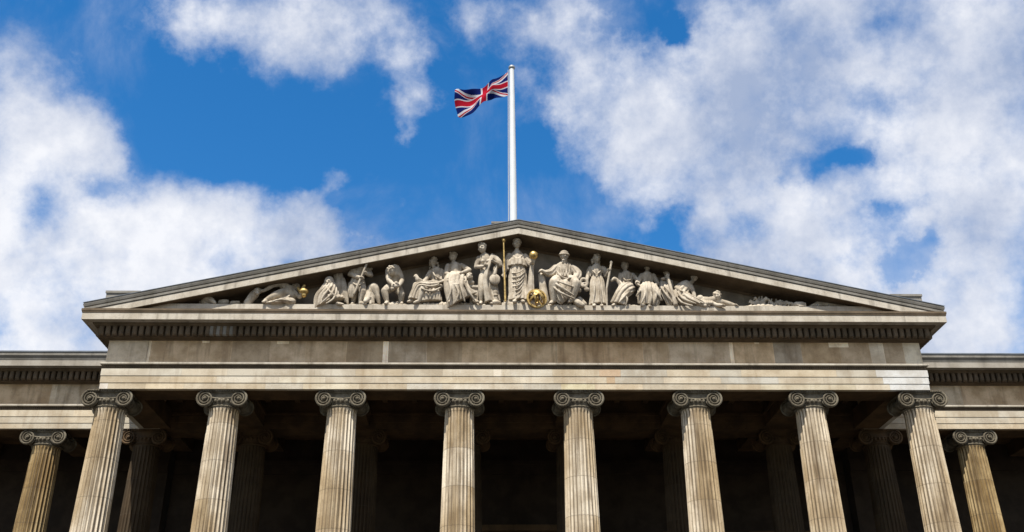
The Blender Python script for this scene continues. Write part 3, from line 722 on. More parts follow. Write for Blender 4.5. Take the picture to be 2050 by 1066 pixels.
    def cloth(s, pts, n=11, depth=.10, twist=0.0, N=110, M_=34, seed=0, ph=0.0):
        """a hanging or wrapped cloth: oval sections (a, b, y, rx, ry) along a path, its surface drawn into folds"""
        P = [tuple(s.L(p[:3])) + tuple(p[3:5]) for p in pts]
        rr = random.Random(seed + 5); amp = [rr.uniform(.5, 1.25) for _ in range(n)]; off = [rr.uniform(-.25, .25) for _ in range(n)]
        rows = []
        for i in range(M_ + 1):
            t = i / M_; x, y, z, rx, ry = interp(P, t); q = interp(P, min(1, t + .02)); q0 = interp(P, max(0, t - .02))
            T = (Vector(q[:3]) - Vector(q0[:3])).normalized()
            A = T.cross(Vector((0, 1, 0)))
            if A.length < .2: A = T.cross(Vector((1, 0, 0)))
            A.normalize(); B = A.cross(T)
            row = []
            for k in range(N):
                a = 2 * math.pi * k / N; u = (k / N + twist * t + ph) * n
                i0 = int(math.floor(u)) % n; f = u - math.floor(u)
                w = abs(math.sin(math.pi * (f + off[i0] * math.sin(math.pi * f) * .6))) ** .65
                g = 1 - depth * amp[i0] * (1 - w) * (.35 + .65 * min(1, t * 1.6)) * 3.0
                row.append(tuple(Vector((x, y, z)) + A * rx * g * math.cos(a) + B * ry * g * math.sin(a)))
            rows.append(row)
        s.cur.grid(rows, closed_v=True, cap=True)
        return s
    def fold(s, pts, r=.035):
        P = [tuple(s.L(p)) for p in pts]
        if len(P) < 3: P = [P[0], tuple((Vector(P[0]) + Vector(P[1])) / 2), P[1]]
        n = 12; s.cur.tube([interp(P, i / n) for i in range(n + 1)], [r * (.55 + .45 * math.sin(math.pi * i / n)) for i in range(n + 1)], 8); return s
    def rock(s, p0, p1, h, seed=1, d0=-.30, d1=.3):
        a, b = s.L((p0[0], p0[1], -.3)), s.L((p1[0], p1[1], -.3)); rr = random.Random(seed); z0 = FLOOR - s.base.z
        n = max(5, int((b.x - a.x) / .16))
        for i in range(n):
            for dd in (d0, (d0 + d1) / 2, d1):
                t = (i + .5) / n; x = a.x + (b.x - a.x) * t + rr.uniform(-.04, .04)
                hh = h * (.55 + .45 * math.sin(math.pi * t)) * rr.uniform(.75, 1.1)
                s.cur.ball((x, dd - s.base.y * 0, z0 + hh * .3), (rr.uniform(.12, .2), .24, hh * .7), 9, 7)
        return s
    def done(s, voxel=.017, smooth=1, mt='statue'):
        for name, mb in s.layers.items():
            if not mb.v: continue
            # everything carved stays in front of the tympanum wall and above the floor
            tmp = mb.build('tmp_' + name, M[mt])
            rm = tmp.modifiers.new('r', 'REMESH'); rm.mode = 'VOXEL'; rm.voxel_size = voxel
            if smooth:
                sm_ = tmp.modifiers.new('s', 'SMOOTH'); sm_.iterations = smooth; sm_.factor = .5
            dg = bpy.context.evaluated_depsgraph_get()
            me = bpy.data.meshes.new_from_object(tmp.evaluated_get(dg)); bpy.data.objects.remove(tmp)
            me.name = name; me.materials.clear(); me.materials.append(M[mt])
            me.polygons.foreach_set('use_smooth', [True] * len(me.polygons))
            o = bpy.data.objects.new(name, me); col.objects.link(o); o.parent = s.o
        return s
def B(a, y=-.1): return (at(a, 613, y).x, 0, FLOOR)

# --- the central crowned figure
f = Fig('statue', 'tallest carved figure, a draped standing woman between the gilded staff and the gilded ball', 'statue', B(1036))
f.part('body').head((1035.5, 489, -.40), .185, 0, .08, 'curls').limb([(1036, 500, -.33), (1036, 507, -.28)], [.10, .12])
f.limb([(1036, 512, -.25), (1036, 528, -.25)], [.26, .24])
f.limb([(1021, 512, -.28), (1012, 530, -.36), (1010, 547, -.62)], [.125, .10, .065]).hand((1010, 547, -.62), (1010, 556, -.70), .05)
f.limb([(1052, 513, -.28), (1061, 530, -.36), (1067, 524, -.70)], [.125, .10, .065]).hand((1066, 524, -.70), (1068, 516, -.78), .05)
f.limb([(1036, 528, -.25), (1033, 570, -.28), (1031, 601, -.45)], [.22, .13, .08]).limb([(1037, 528, -.25), (1042, 570, -.28), (1044, 601, -.4)], [.22, .13, .08]).foot((1030, 602, -.55), (1028, 603, -.80)).foot((1044, 602, -.45), (1047, 603, -.72))
f.part('drapery').cloth([(1036, 506, -.26, .20, .17), (1036, 512, -.26, .34, .22), (1036, 522, -.28, .37, .27), (1036, 532, -.27, .31, .24), (1036.5, 545, -.27, .39, .29), (1037, 572, -.28, .43, .31), (1038, 590, -.30, .46, .34), (1038, 604, -.32, .52, .38)], 15, .085, .10, seed=1)
f.cloth([(1036, 522, -.28, .40, .30), (1036, 529, -.29, .44, .33), (1036, 535, -.29, .46, .34)], 13, .10, 0, M_=10, seed=4)
for i in range(7): f.fold([(1050 - i * .8, 537 + i * 7, -.52), (1038, 545 + i * 8.3, -.66), (1025, 546 + i * 9, -.50)], .035)
for i in range(5): f.fold([(1026 + i * 2, 510, -.46), (1036, 518 + i * 2.5, -.58), (1047 - i * 2, 510, -.46)], .026)
f.cloth([(1020, 514, -.28, .12, .12), (1014, 530, -.33, .15, .14), (1017, 541, -.33, .11, .10)], 6, .12, seed=3).cloth([(1053, 514, -.3, .13, .12), (1061, 528, -.38, .15, .15), (1066, 527, -.55, .09, .10)], 6, .12, seed=2)
f.cloth([(1065, 526, -.48, .08, .09), (1063, 548, -.46, .12, .10), (1062, 575, -.44, .16, .12), (1061, 596, -.42, .19, .14)], 6, .09, seed=6)
f.part('plinth'); f.cur.box(*(lambda a, b: (a, b))(at(1004, 613, -.3).x - f.base.x, at(1076, 613, -.3).x - f.base.x), -.58, .36, 0, .13)
f.cur.box(at(1008, 613, -.3).x - f.base.x, at(1072, 613, -.3).x - f.base.x, -.50, .34, .131, .27)
f.done()

# --- woman with the lute
f = Fig('statue', 'carved standing woman with curled hair looking down, a round pale lute at her hip', 'statue', B(977))
f.part('body').head((968, 498, -.62), .19, -.45, .25, 'curls').limb([(971, 507, -.52), (973, 514, -.45)], [.095, .12])
f.limb([(973, 518, -.42), (974, 529, -.42)], [.26, .23]).limb([(974, 529, -.42), (972, 538, -.40), (974, 549, -.38)], [.22, .19, .25])
f.ball((968, 523, -.63), .085).ball((979, 523, -.63), .085)
f.limb([(961, 517, -.45), (955, 535, -.48), (970, 533, -.74)], [.11, .09, .06]).hand((970, 533, -.74), (978, 529, -.78), .045)
f.limb([(986, 517, -.42), (1000, 530, -.45), (990, 524, -.72)], [.11, .09, .06]).hand((990, 524, -.72), (984, 520, -.78), .045)
f.limb([(969, 553, -.42), (964, 579, -.50), (963, 602, -.42)], [.20, .135, .08]).foot((963, 605, -.42), (961, 607, -.66), .075)
f.limb([(980, 553, -.36), (978, 580, -.42), (981, 602, -.38)], [.20, .135, .08]).foot((981, 605, -.4), (983, 607, -.62), .075)
f.part('drapery').cloth([(988, 513, -.42, .13, .16), (981, 527, -.62, .10, .10), (975, 545, -.68, .10, .10), (972, 570, -.66, .12, .10), (978, 603, -.58, .17, .12)], 5, .14, .1, seed=3)
f.cloth([(990, 515, -.42, .16, .16), (998, 527, -.42, .20, .18), (1001, 535, -.40, .15, .15)], 6, .13, seed=9)
f.cloth([(976, 547, -.32, .28, .22), (979, 570, -.28, .31, .24), (985, 606, -.26, .40, .26)], 11, .12, .08, seed=8)
f.cloth([(994, 536, -.38, .10, .14), (989, 560, -.35, .16, .16), (994, 604, -.32, .20, .18)], 6, .12, seed=18)
f.part('plinth'); f.rock((950, 612), (1004, 612), .12, 5); f.done()
f = Fig('carved_lute', 'pale round bodied stone lute hanging at the hip of a standing carved woman', 'lute', tuple(at(991, 562, -.6)), 'carved attributes')
f.part('lute_body'); c = f.L((991, 559, -.62)); f.cur.ball(c, (.24, .09, .26), 22, 14); f.part('lute_neck').limb([(991, 549, -.62), (994, 536, -.60), (995, 529, -.58)], [.08, .045, .04]); f.done(.02)
f = Fig('carved_mask', 'small carved face mask on the floor between the lute and the gilded staff', 'mask', B(993), 'carved attributes')
f.part('mask').ball((992, 584, -.45), (.13, .1, .17)).ball((992, 598, -.42), (.14, .13, .2)).ball((990, 590, -.55), .05).ball((995, 590, -.55), .05).ball((992, 607, -.42), (.24, .2, .14)); f.done(.022)

# --- pedestal
f = Fig('stone_pedestal', 'plain square carved pedestal with a thick top slab, left of the woman with the lute', 'pedestal', B(947), 'carved attributes')
f.part('pedestal'); x0, x1 = at(938, 613, -.3).x - f.base.x, at(959, 613, -.3).x - f.base.x; h = at(949, 574, -.3).z - FLOOR
f.cur.box(x0 + .05, x1 - .04, -.42, .2, 0, h - .12); f.cur.box(x0, x1, -.48, .25, h - .121, h); f.cur.box(x0, x1, -.48, .25, 0, .12); f.done(.024, 0)
f = Fig('carved_bust', 'small carved head set on the pedestal beside the seated woman', 'bust', tuple(at(941, 563, -.5)), 'carved attributes')
f.part('bust').head((942, 556, -.52), .15, -.5, .2, 'curls').ball((943, 566, -.42), (.18, .15, .14)); f.done(.022)

# --- seated woman B
f = Fig('statue', 'carved seated woman with spreading skirts and raised bent arm, immediately left of the stone pedestal', 'statue', B(915))
f.part('body').head((911, 515, -.22), .185, -.2, .1, 'bun').limb([(912, 524, -.2), (913, 531, -.18)], [.095, .12])
f.limb([(914, 536, -.18), (915, 553, -.15)], [.27, .25])
f.limb([(901, 533, -.2), (896, 548, -.34), (911, 553, -.60)], [.12, .10, .065]).hand((911, 553, -.6), (918, 550, -.68), .05)
f.limb([(927, 532, -.2), (942, 541, -.42), (927, 546, -.62)], [.12, .10, .065]).hand((927, 546, -.62), (919, 548, -.7), .05)
f.limb([(914, 553, -.15), (906, 562, -.5), (905, 601, -.50)], [.2, .14, .08]).limb([(916, 553, -.15), (930, 564, -.5), (950, 602, -.52)], [.2, .14, .08]).foot((905, 601, -.55), (900, 604, -.72)).foot((950, 602, -.58), (956, 604, -.74))
f.part('drapery').cloth([(913, 529, -.19, .20, .17), (914, 537, -.2, .33, .23), (915, 549, -.2, .30, .24), (915, 558, -.18, .36, .30)], 12, .10, .1, seed=7)
f.cloth([(914, 554, -.25, .44, .30), (914, 562, -.48, .52, .36), (915, 575, -.60, .54, .34), (919, 588, -.62, .60, .32), (926, 601, -.56, .76, .34)], 15, .12, .12, seed=12)
f.fold([(900, 560, -.82), (903, 580, -.95), (896, 602, -.9)], .05).fold([(928, 560, -.84), (938, 582, -.9), (950, 602, -.84)], .06).fold([(920, 562, -.86), (925, 582, -.96), (930, 604, -.92)], .05).fold([(908, 564, -.86), (918, 584, -.98), (912, 604, -.92)], .045)
f.fold([(897, 556, -.7), (915, 563, -.86), (932, 557, -.72)], .04).fold([(898, 561, -.76), (914, 570, -.92), (934, 563, -.78)], .04)
f.limb([(916, 548, -.72), (917, 556, -.76)], [.05, .075])
f.part('rock_base').rock((865, 612), (960, 612), .30, 8); f.done()

# --- seated woman A with the small child
f = Fig('statue', 'carved woman half reclining on a cloth hung bench, a small bird at her knees', 'statue', B(858))
f.part('body').head((872, 526, -.15), .18, -.5, .1, 'long').limb([(873, 535, -.14), (875, 541, -.14)], [.09, .12]).limb([(877, 546, -.14), (880, 564, -.12)], [.27, .25])
f.limb([(887, 543, -.16), (901, 560, -.30), (887, 564, -.58)], [.12, .09, .06]).hand((887, 564, -.58), (880, 566, -.66), .045)
f.limb([(866, 545, -.2), (856, 560, -.35), (846, 568, -.52)], [.11, .09, .06]).hand((846, 568, -.52), (840, 569, -.6), .045)
f.limb([(876, 574, -.2), (836, 572, -.52), (828, 599, -.50)], [.22, .16, .09]).foot((828, 601, -.5), (818, 604, -.58), .075)
f.limb([(878, 576, -.1), (849, 578, -.6), (839, 602, -.6)], [.22, .16, .09]).foot((838, 603, -.6), (830, 606, -.70), .075)
f.part('drapery').cloth([(875, 540, -.15, .2, .17), (877, 548, -.17, .32, .24), (879, 560, -.17, .30, .25), (879, 571, -.2, .36, .3)], 12, .11, .15, seed=14)
f.cloth([(882, 572, -.2, .30, .28), (862, 574, -.42, .27, .26), (842, 573, -.55, .22, .20), (834, 584, -.56, .21, .18), (829, 600, -.55, .26, .2)], 10, .12, .1, seed=15)
f.cloth([(862, 584, -.3, .46, .28), (861, 592, -.4, .52, .3), (861, 605, -.4, .55, .3)], 19, .15, 0, seed=16, M_=14)
f.fold([(890, 572, -.5), (866, 583, -.75), (844, 577, -.78)], .045).fold([(888, 566, -.5), (866, 573, -.76), (846, 570, -.76)], .04).fold([(869, 541, -.4), (874, 552, -.5), (886, 560, -.45)], .04)
f.part('bench').rock((822, 612), (893, 612), .20, 17); f.done()
f = Fig('carved_dove', 'small carved bird perched on the knees of the half reclining woman', 'bird', tuple(at(840, 565, -.6)), 'carved attributes')
f.part('bird').limb([(836, 553, -.6), (840, 561, -.6), (848, 562, -.58)], [.085, .11, .05]).limb([(839, 560, -.6), (844, 570, -.6)], [.1, .06]).ball((833, 554, -.66), (.05, .04, .03)); f.done(.02)

# --- stooping man
f = Fig('statue', 'bare carved man stooping forward with bowed curly head, beside the pole bearer', 'statue', B(792))
f.part('body').limb([(793, 573, -.15), (797, 556, -.22), (795, 543, -.36)], [.27, .30, .29]).limb([(785, 545, -.40), (802, 547, -.36)], [.20, .18])
f.head((788, 544, -.66), .17, -.5, .75, 'curls')
f.limb([(803, 545, -.32), (809, 562, -.36), (802, 572, -.62)], [.14, .11, .07]).hand((802, 572, -.62), (796, 575, -.7), .05)
f.limb([(782, 549, -.42), (782, 562, -.58), (790, 570, -.72)], [.13, .10, .07]).hand((790, 570, -.72), (796, 572, -.78), .05)
f.limb([(786, 576, -.25), (772, 583, -.52), (776, 605, -.46)], [.21, .15, .085]).foot((776, 606, -.46), (772, 608, -.68), .08)
f.limb([(800, 578, -.15), (806, 590, -.32), (804, 606, -.22)], [.2, .14, .085]).foot((804, 606, -.22), (805, 608, -.48), .08)
for i in range(12):
    a = random.Random(i).uniform(0, 6.28); f.ball((793 + 5 * math.cos(a), 574 + (i - 6) * 1.1, -.70 + .06 * math.sin(a)), .085)
f.part('rock_base').rock((768, 612), (815, 612), .22, 3).rock((782, 600), (802, 600), .42, 4, -.1, .25); f.done()

# --- man with the pole
f = Fig('statue', 'carved man in a loincloth leaning over and gripping a long slanting pole', 'statue', B(725))
f.part('body').limb([(722, 570, -.2), (722, 553, -.24), (730, 539, -.32)], [.24, .27, .28]).limb([(721, 539, -.36), (740, 541, -.25)], [.17, .16])
f.head((748, 535, -.2), .17, -.3, .4, 'curls').limb([(738, 539, -.28), (745, 536, -.22)], [.12, .10])
f.limb([(721, 538, -.38), (706, 550, -.46), (728, 558, -.70)], [.13, .10, .07]).hand((726, 558, -.70), (733, 556, -.78), .055)
f.limb([(742, 543, -.25), (748, 552, -.42), (737, 548, -.68)], [.13, .10, .07]).hand((738, 548, -.68), (733, 545, -.78), .055)
f.limb([(727, 572, -.3), (729, 584, -.50), (722, 606, -.46)], [.20, .145, .085]).foot((722, 607, -.46), (732, 609, -.62), .08)
f.limb([(718, 573, -.15), (712, 590, -.15), (708, 607, -.1)], [.19, .14, .085]).foot((708, 607, -.1), (706, 609, -.36), .08)
f.part('drapery').cloth([(722, 560, -.24, .30, .26), (720, 570, -.27, .33, .3), (716, 580, -.28, .26, .24)], 10, .13, .1, seed=21)
f.cloth([(711, 568, -.38, .20, .16), (708, 582, -.42, .19, .14), (705, 597, -.40, .08, .07)], 5, .16, seed=22)
f.fold([(708, 565, -.52), (720, 572, -.6), (734, 566, -.52)], .04)
f.part('rock_base').rock((700, 612), (735, 612), .14, 23); f.done()
f = Fig('carved_pole', 'long slanting stone pole gripped by the leaning man in the loincloth', 'pole', tuple(at(712, 588, -.75)), 'carved attributes')
f.part('pole').limb([(743, 524, -.78), (711, 589, -.76)], [.045, .05]); f.done(.018, 1)
f = Fig('carved_beast', 'small carved animal with raised rounded back, between pole bearer and stooping man', 'animal', B(747))
f.part('body').limb([(737, 598, -.45), (742, 588, -.3), (750, 580, -.22)], [.16, .2, .25]).limb([(752, 577, -.3), (757, 592, -.35), (760, 607, -.32)], [.22, .12, .07]).limb([(745, 590, -.35), (748, 607, -.42)], [.13, .07])
f.limb([(737, 599, -.48), (732, 604, -.66)], [.13, .09]).ball((742, 596, -.5), .06).limb([(740, 600, -.4), (742, 609, -.5)], [.09, .06])
f.part('rock_base').rock((730, 612), (764, 612), .12, 31); f.done()

# --- crouching winged figure
f = Fig('statue', 'carved hooded figure crouching in heavy drapery with one upright wing behind', 'statue', B(664))
f.part('body').head((663, 566, -.55), .17, -.25, .35, 'hood').limb([(655, 575, -.50), (650, 590, -.66), (662, 594, -.8)], [.12, .1, .065]).hand((662, 594, -.8), (668, 591, -.86), .045)
f.part('drapery').cloth([(664, 562, -.40, .14, .16), (664, 572, -.42, .30, .26), (661, 585, -.45, .44, .33), (657, 598, -.46, .58, .36), (660, 609, -.46, .72, .38)], 15, .13, .22, seed=25)
f.fold([(669, 572, -.68), (656, 585, -.88), (645, 600, -.84)], .05).fold([(672, 580, -.7), (660, 594, -.92), (645, 606, -.88)], .05).fold([(655, 572, -.66), (664, 586, -.86), (676, 596, -.8)], .045).fold([(674, 588, -.72), (667, 600, -.92), (652, 609, -.92)], .045)
f.foot((676, 609, -.6), (686, 610, -.72), .075)
f.part('wing')
for k, (tx, tz, bx, bz) in enumerate([(677, 552, 678, 586), (680, 544, 683, 592), (684, 543, 688, 598), (689, 549, 692, 604), (693, 560, 697, 608)]):
    f.limb([(tx, tz, -.28 - .02 * (k % 2)), ((tx + bx) / 2 + 1, (tz + bz) / 2, -.34 - .03 * (k % 2)), (bx, bz, -.34)], [.075, .10, .05])
f.part('lower_wing')
for k, (tx, tz, bx, bz) in enumerate([(647, 586, 640, 608), (643, 586, 636, 609), (640, 589, 632, 610)]):
    f.limb([(tx, tz, -.40), (bx, bz, -.46)], [.10, .07])
f.part('rock_base').rock((632, 613), (690, 613), .10, 33); f.done()

# --- gilded lamp
f = Fig('gilded_lamp', 'small gilded lamp in the gap between the sprawled man and the hooded winged figure', 'lamp', tuple(at(610, 592, -.5)), 'gilded attributes')
f.part('lamp').ball((611, 585, -.5), (.22, .18, .15)).ball((611, 578, -.5), (.10, .1, .08)).limb([(605, 584, -.5), (601, 578, -.52)], [.09, .06]).ball((613, 574, -.5), .075).limb([(611, 588, -.5), (611, 592, -.5)], [.10, .12]); f.done(.018, 1, 'gold')

# --- reclining man
f = Fig('statue', 'carved man sprawled on the floor with one long arm stretched to a tilted stump', 'statue', B(568))
f.part('body').limb([(568, 569, -.35), (552, 573, -.42), (531, 584, -.5)], [.13, .095, .065]).hand((532, 583, -.5), (524, 585, -.56), .05).ball((570, 572, -.30), .16)
f.limb([(573, 573, -.26), (582, 583, -.22), (586, 594, -.20)], [.19, .25, .25]).head((596, 578, -.1), .16, .5, .2, 'curls')
f.limb([(577, 586, -.35), (556, 591, -.50), (532, 603, -.58)], [.19, .16, .085]).foot((533, 604, -.6), (527, 606, -.72), .08).limb([(580, 597, -.3), (560, 604, -.40), (536, 610, -.45)], [.15, .1, .07])
f.limb([(588, 582, -.25), (602, 596, -.35), (607, 590, -.48)], [.12, .09, .06]).hand((606, 591, -.48), (609, 588, -.56), .045)
f.part('drapery').cloth([(590, 606, -.35, .09, .2), (570, 607, -.5, .10, .22), (548, 609, -.55, .08, .2), (532, 610, -.52, .05, .15)], 8, .16, .2, seed=26).ball((581, 605, -.55), (.26, .18, .17)).ball((560, 607, -.55), (.2, .16, .11)).ball((543, 608, -.5), (.16, .14, .1)).fold([(586, 590, -.5), (574, 598, -.6), (560, 600, -.62)], .05).fold([(584, 604, -.75), (562, 601, -.85), (540, 607, -.8)], .05)
f.part('rock_base').rock((528, 613), (606, 613), .10, 35); f.done()
f = Fig('carved_log', 'thick carved tree stump leaning right with a knobbly top, beside the sprawled man', 'tree stump', B(505), 'carved attributes')
f.part('log').limb([(496, 608, -.4), (506, 597, -.42), (516, 587, -.42)], [.17, .18, .17])
for i in range(9):
    rr = random.Random(i + 40); f.ball((517 + rr.uniform(-5, 8), 584 + rr.uniform(-3, 6), -.45 + rr.uniform(-.15, .15)), rr.uniform(.07, .12))
f.rock((488, 613), (528, 613), .10, 41); f.done()
f = Fig('carved_fish', 'dark wedge shaped carved animal head at the far left tip of the pediment', 'animal', B(420), 'small carvings in the corners')
f.part('body').limb([(410, 597, -.3), (420, 601, -.42), (430, 608, -.58)], [.17, .15, .06]).limb([(404, 606, -.2), (420, 609, -.35)], [.12, .1]).ball((415, 597, -.42), .05).limb([(412, 600, -.3), (408, 607, -.3)], [.14, .13]); f.done(.024)
f = Fig('carved_stones', 'low pair of carved stones between the wedge shaped head and the leaning tree stump', 'carved stone', B(458), 'small carvings in the corners')
f.part('stone').limb([(442, 607, -.3), (455, 606, -.32)], [.12, .10]).limb([(464, 608, -.42), (478, 607, -.40)], [.08, .07]); f.done(.024)

# ================= right half
f = Fig('statue', 'carved bearded man in cap and heavy robes seated right of the gilded ring sphere', 'statue', B(1122))
f.part('body').head((1127, 513, -.55), .19, .15, .25, 'cap', True).limb([(1127, 523, -.42), (1127, 530, -.36)], [.12, .15]).limb([(1127, 536, -.32), (1127, 554, -.28)], [.33, .30])
f.limb([(1111, 535, -.34), (1097, 549, -.42), (1083, 541, -.58)], [.14, .11, .075]).hand((1084, 541, -.58), (1077, 543, -.66), .055)
f.limb([(1143, 535, -.34), (1156, 554, -.42), (1141, 556, -.72)], [.14, .11, .075]).hand((1141, 556, -.72), (1133, 557, -.8), .055)
f.limb([(1125, 554, -.28), (1107, 566, -.6), (1104, 602, -.55)], [.2, .14, .08]).limb([(1128, 554, -.28), (1149, 568, -.6), (1141, 600, -.58)], [.2, .14, .08]).foot((1141, 600, -.65), (1137, 603, -.84)).foot((1104, 603, -.6), (1100, 606, -.78))
f.part('drapery').cloth([(1127, 527, -.36, .22, .2), (1127, 533, -.37, .38, .26), (1127, 545, -.38, .35, .27), (1126, 556, -.36, .36, .30)], 15, .12, .05, seed=51)
f.cloth([(1112, 534, -.34, .15, .15), (1102, 545, -.38, .19, .18), (1090, 546, -.5, .13, .14)], 6, .14, seed=52).cloth([(1143, 534, -.34, .15, .15), (1154, 548, -.4, .2, .19), (1148, 559, -.6, .15, .14)], 6, .14, seed=53)
f.limb([(1116, 560, -.3), (1107, 565, -.78), (1106, 600, -.62)], [.26, .22, .13]).limb([(1138, 560, -.3), (1150, 567, -.78), (1142, 598, -.66)], [.26, .22, .13])
f.cloth([(1128, 563, -.45, .50, .22), (1128, 570, -.60, .58, .24), (1129, 580, -.64, .60, .22), (1133, 590, -.62, .56, .2), (1137, 595, -.58, .46, .16)], 11, .14, .10, seed=54)
f.fold([(1103, 562, -.86), (1122, 575, -1.0), (1146, 590, -.9)], .06).fold([(1102, 570, -.86), (1120, 585, -1.0), (1148, 597, -.88)], .055).fold([(1106, 558, -.82), (1128, 567, -1.0), (1150, 575, -.88)], .05).fold([(1112, 540, -.62), (1122, 553, -.74), (1140, 559, -.66)], .045).fold([(1118, 532, -.58), (1121, 545, -.68), (1120, 556, -.7)], .035).fold([(1131, 532, -.58), (1132, 545, -.68), (1136, 555, -.7)], .035)
f.part('throne'); zt = at(1080, 613, -.3)
f.limb([(1083, 552, -.30), (1086, 575, -.32), (1090, 604, -.34)], [.15, .17, .20]).rock((1094, 612), (1168, 612), .22, 55).rock((1100, 600), (1150, 600), .5, 57, -.2, .25)
f.limb([(1150, 602, -.6), (1163, 610, -.7)], [.14, .12]).limb([(1158, 598, -.4), (1168, 608, -.5)], [.12, .12]); f.done()

f = Fig('carved_mask', 'carved theatre mask held low beside the slender standing woman with the spear', 'mask', tuple(at(1168, 575, -.5)), 'carved attributes')
f.part('mask'); c = f.L((1166, 565, -.5))
f.cur.tube([(c.x + .15 * math.cos(a), c.y, c.z + .19 * math.sin(a)) for a in [i * math.pi / 9 for i in range(18)]], .07, 10, closed=True)
f.ball((1166, 566, -.5), (.10, .06, .05)).ball((1172, 578, -.5), (.12, .08, .10)).limb([(1163, 568, -.52), (1173, 577, -.52)], [.05, .06]).ball((1158, 580, -.45), (.08, .07, .11)); f.done(.02)

f = Fig('statue', 'carved slender woman standing in a long straight gown with a spear in one hand', 'statue', B(1194))
f.part('body').head((1191, 517, -.34), .17, .3, .1, 'long').limb([(1191, 525, -.3), (1191, 532, -.27)], [.085, .11]).limb([(1191, 537, -.26), (1192, 550, -.26)], [.24, .2])
f.limb([(1179, 536, -.27), (1174, 552, -.32), (1171, 563, -.45)], [.11, .085, .06]).hand((1171, 563, -.45), (1169, 571, -.52), .045)
f.limb([(1203, 536, -.27), (1212, 550, -.34), (1216, 541, -.62)], [.11, .085, .06]).hand((1215, 542, -.62), (1217, 535, -.7), .045)
f.limb([(1192, 550, -.26), (1190, 580, -.28), (1188, 607, -.42)], [.18, .12, .075]).limb([(1193, 550, -.26), (1199, 580, -.28), (1201, 607, -.40)], [.18, .12, .075]).foot((1188, 609, -.5), (1186, 611, -.7), .075).foot((1201, 609, -.45), (1203, 611, -.66), .075)
f.part('drapery').cloth([(1191, 531, -.27, .16, .14), (1191, 537, -.28, .28, .21), (1191, 545, -.29, .27, .22), (1192, 552, -.28, .23, .19), (1193, 565, -.30, .33, .25), (1194, 588, -.32, .35, .28), (1196, 610, -.33, .42, .32)], 12, .10, .03, seed=61)
f.cloth([(1180, 535, -.28, .12, .12), (1176, 546, -.3, .13, .12), (1177, 553, -.33, .08, .08)], 5, .14, seed=62).cloth([(1203, 535, -.28, .12, .12), (1210, 546, -.32, .14, .13), (1209, 554, -.3, .09, .1)], 5, .14, seed=63)
f.fold([(1184, 556, -.5), (1187, 580, -.62), (1184, 609, -.62)], .045).fold([(1196, 556, -.54), (1199, 580, -.64), (1202, 609, -.64)], .045).fold([(1183, 540, -.46), (1191, 547, -.54), (1200, 540, -.46)], .03)
f.part('rock_base').rock((1176, 613), (1214, 613), .08, 64); f.done()
f = Fig('carved_spear', 'slim stone spear standing beside the slender woman in the long straight gown', 'spear', B(1213), 'carved attributes')
f.part('spear').limb([(1219, 526, -.66), (1211, 578, -.58), (1213, 611, -.52)], [.05, .05, .035]).ball((1219, 524, -.66), (.075, .06, .09)); f.done(.018, 1)

f = Fig('statue', 'carved seated woman turned beside the tall curved harp frame', 'statue', B(1250))
f.part('body').head((1247, 532, -.1), .165, -.2, .1, 'bun').limb([(1248, 540, -.1), (1249, 546, -.12)], [.085, .11]).limb([(1250, 551, -.14), (1251, 568, -.12)], [.25, .25])
f.limb([(1239, 549, -.16), (1236, 563, -.3), (1244, 570, -.46)], [.11, .085, .06]).hand((1244, 570, -.46), (1250, 572, -.52), .045)
f.limb([(1262, 549, -.14), (1272, 560, -.3), (1270, 566, -.48)], [.11, .085, .06]).hand((1270, 566, -.48), (1274, 562, -.54), .045)
f.limb([(1250, 578, -.2), (1236, 590, -.55), (1229, 608, -.5)], [.2, .15, .085]).foot((1230, 608, -.5), (1224, 610, -.62), .075)
f.part('drapery').cloth([(1249, 545, -.14, .17, .15), (1250, 552, -.16, .29, .22), (1251, 562, -.17, .27, .24), (1251, 574, -.18, .34, .3)], 11, .13, .15, seed=71)
f.cloth([(1256, 574, -.2, .34, .28), (1248, 580, -.42, .34, .28), (1240, 592, -.52, .31, .24), (1236, 608, -.48, .38, .26)], 11, .15, .1, seed=72)
f.fold([(1262, 575, -.45), (1250, 588, -.72), (1236, 604, -.74)], .05).fold([(1242, 552, -.36), (1250, 560, -.46), (1262, 556, -.38)], .035).fold([(1240, 578, -.6), (1252, 596, -.72), (1250, 609, -.66)], .045)
f.part('rock_base').rock((1224, 613), (1276, 613), .18, 73); f.done()
f = Fig('carved_harp', 'tall curved stone harp frame bending over at its top, right of the slim spear', 'harp', B(1236), 'carved attributes')
f.part('harp_frame').limb([(1221, 560, -.45), (1226, 556, -.45), (1232, 559, -.45), (1237, 568, -.45), (1240, 582, -.45), (1241, 596, -.42)], [.065, .075, .07, .065, .06, .055]); f.done(.02)

f = Fig('statue', 'carved seated woman facing forward, wide pleated skirts spread, just right of the harpist', 'statue', B(1295))
f.part('body').head((1291, 532, -.08), .165, .1, .1, 'bun').limb([(1291, 540, -.1), (1291, 547, -.12)], [.085, .11]).limb([(1291, 552, -.14), (1292, 568, -.12)], [.25, .25])
f.limb([(1280, 550, -.16), (1274, 563, -.32), (1272, 568, -.5)], [.11, .085, .06]).hand((1272, 568, -.5), (1278, 571, -.58), .045)
f.limb([(1303, 550, -.14), (1312, 565, -.28), (1304, 572, -.5)], [.11, .085, .06]).hand((1304, 572, -.5), (1298, 574, -.58), .045)
f.limb([(1291, 568, -.12), (1288, 578, -.35), (1287, 608, -.42)], [.18, .12, .075]).limb([(1293, 568, -.12), (1298, 578, -.35), (1297, 609, -.42)], [.18, .12, .075]).foot((1287, 609, -.5), (1281, 610, -.66), .07).foot((1297, 610, -.5), (1299, 611, -.68), .07)
f.part('drapery').cloth([(1291, 545, -.14, .17, .15), (1291, 552, -.16, .29, .22), (1292, 562, -.17, .26, .23), (1292, 573, -.18, .34, .28)], 11, .12, .08, seed=81)
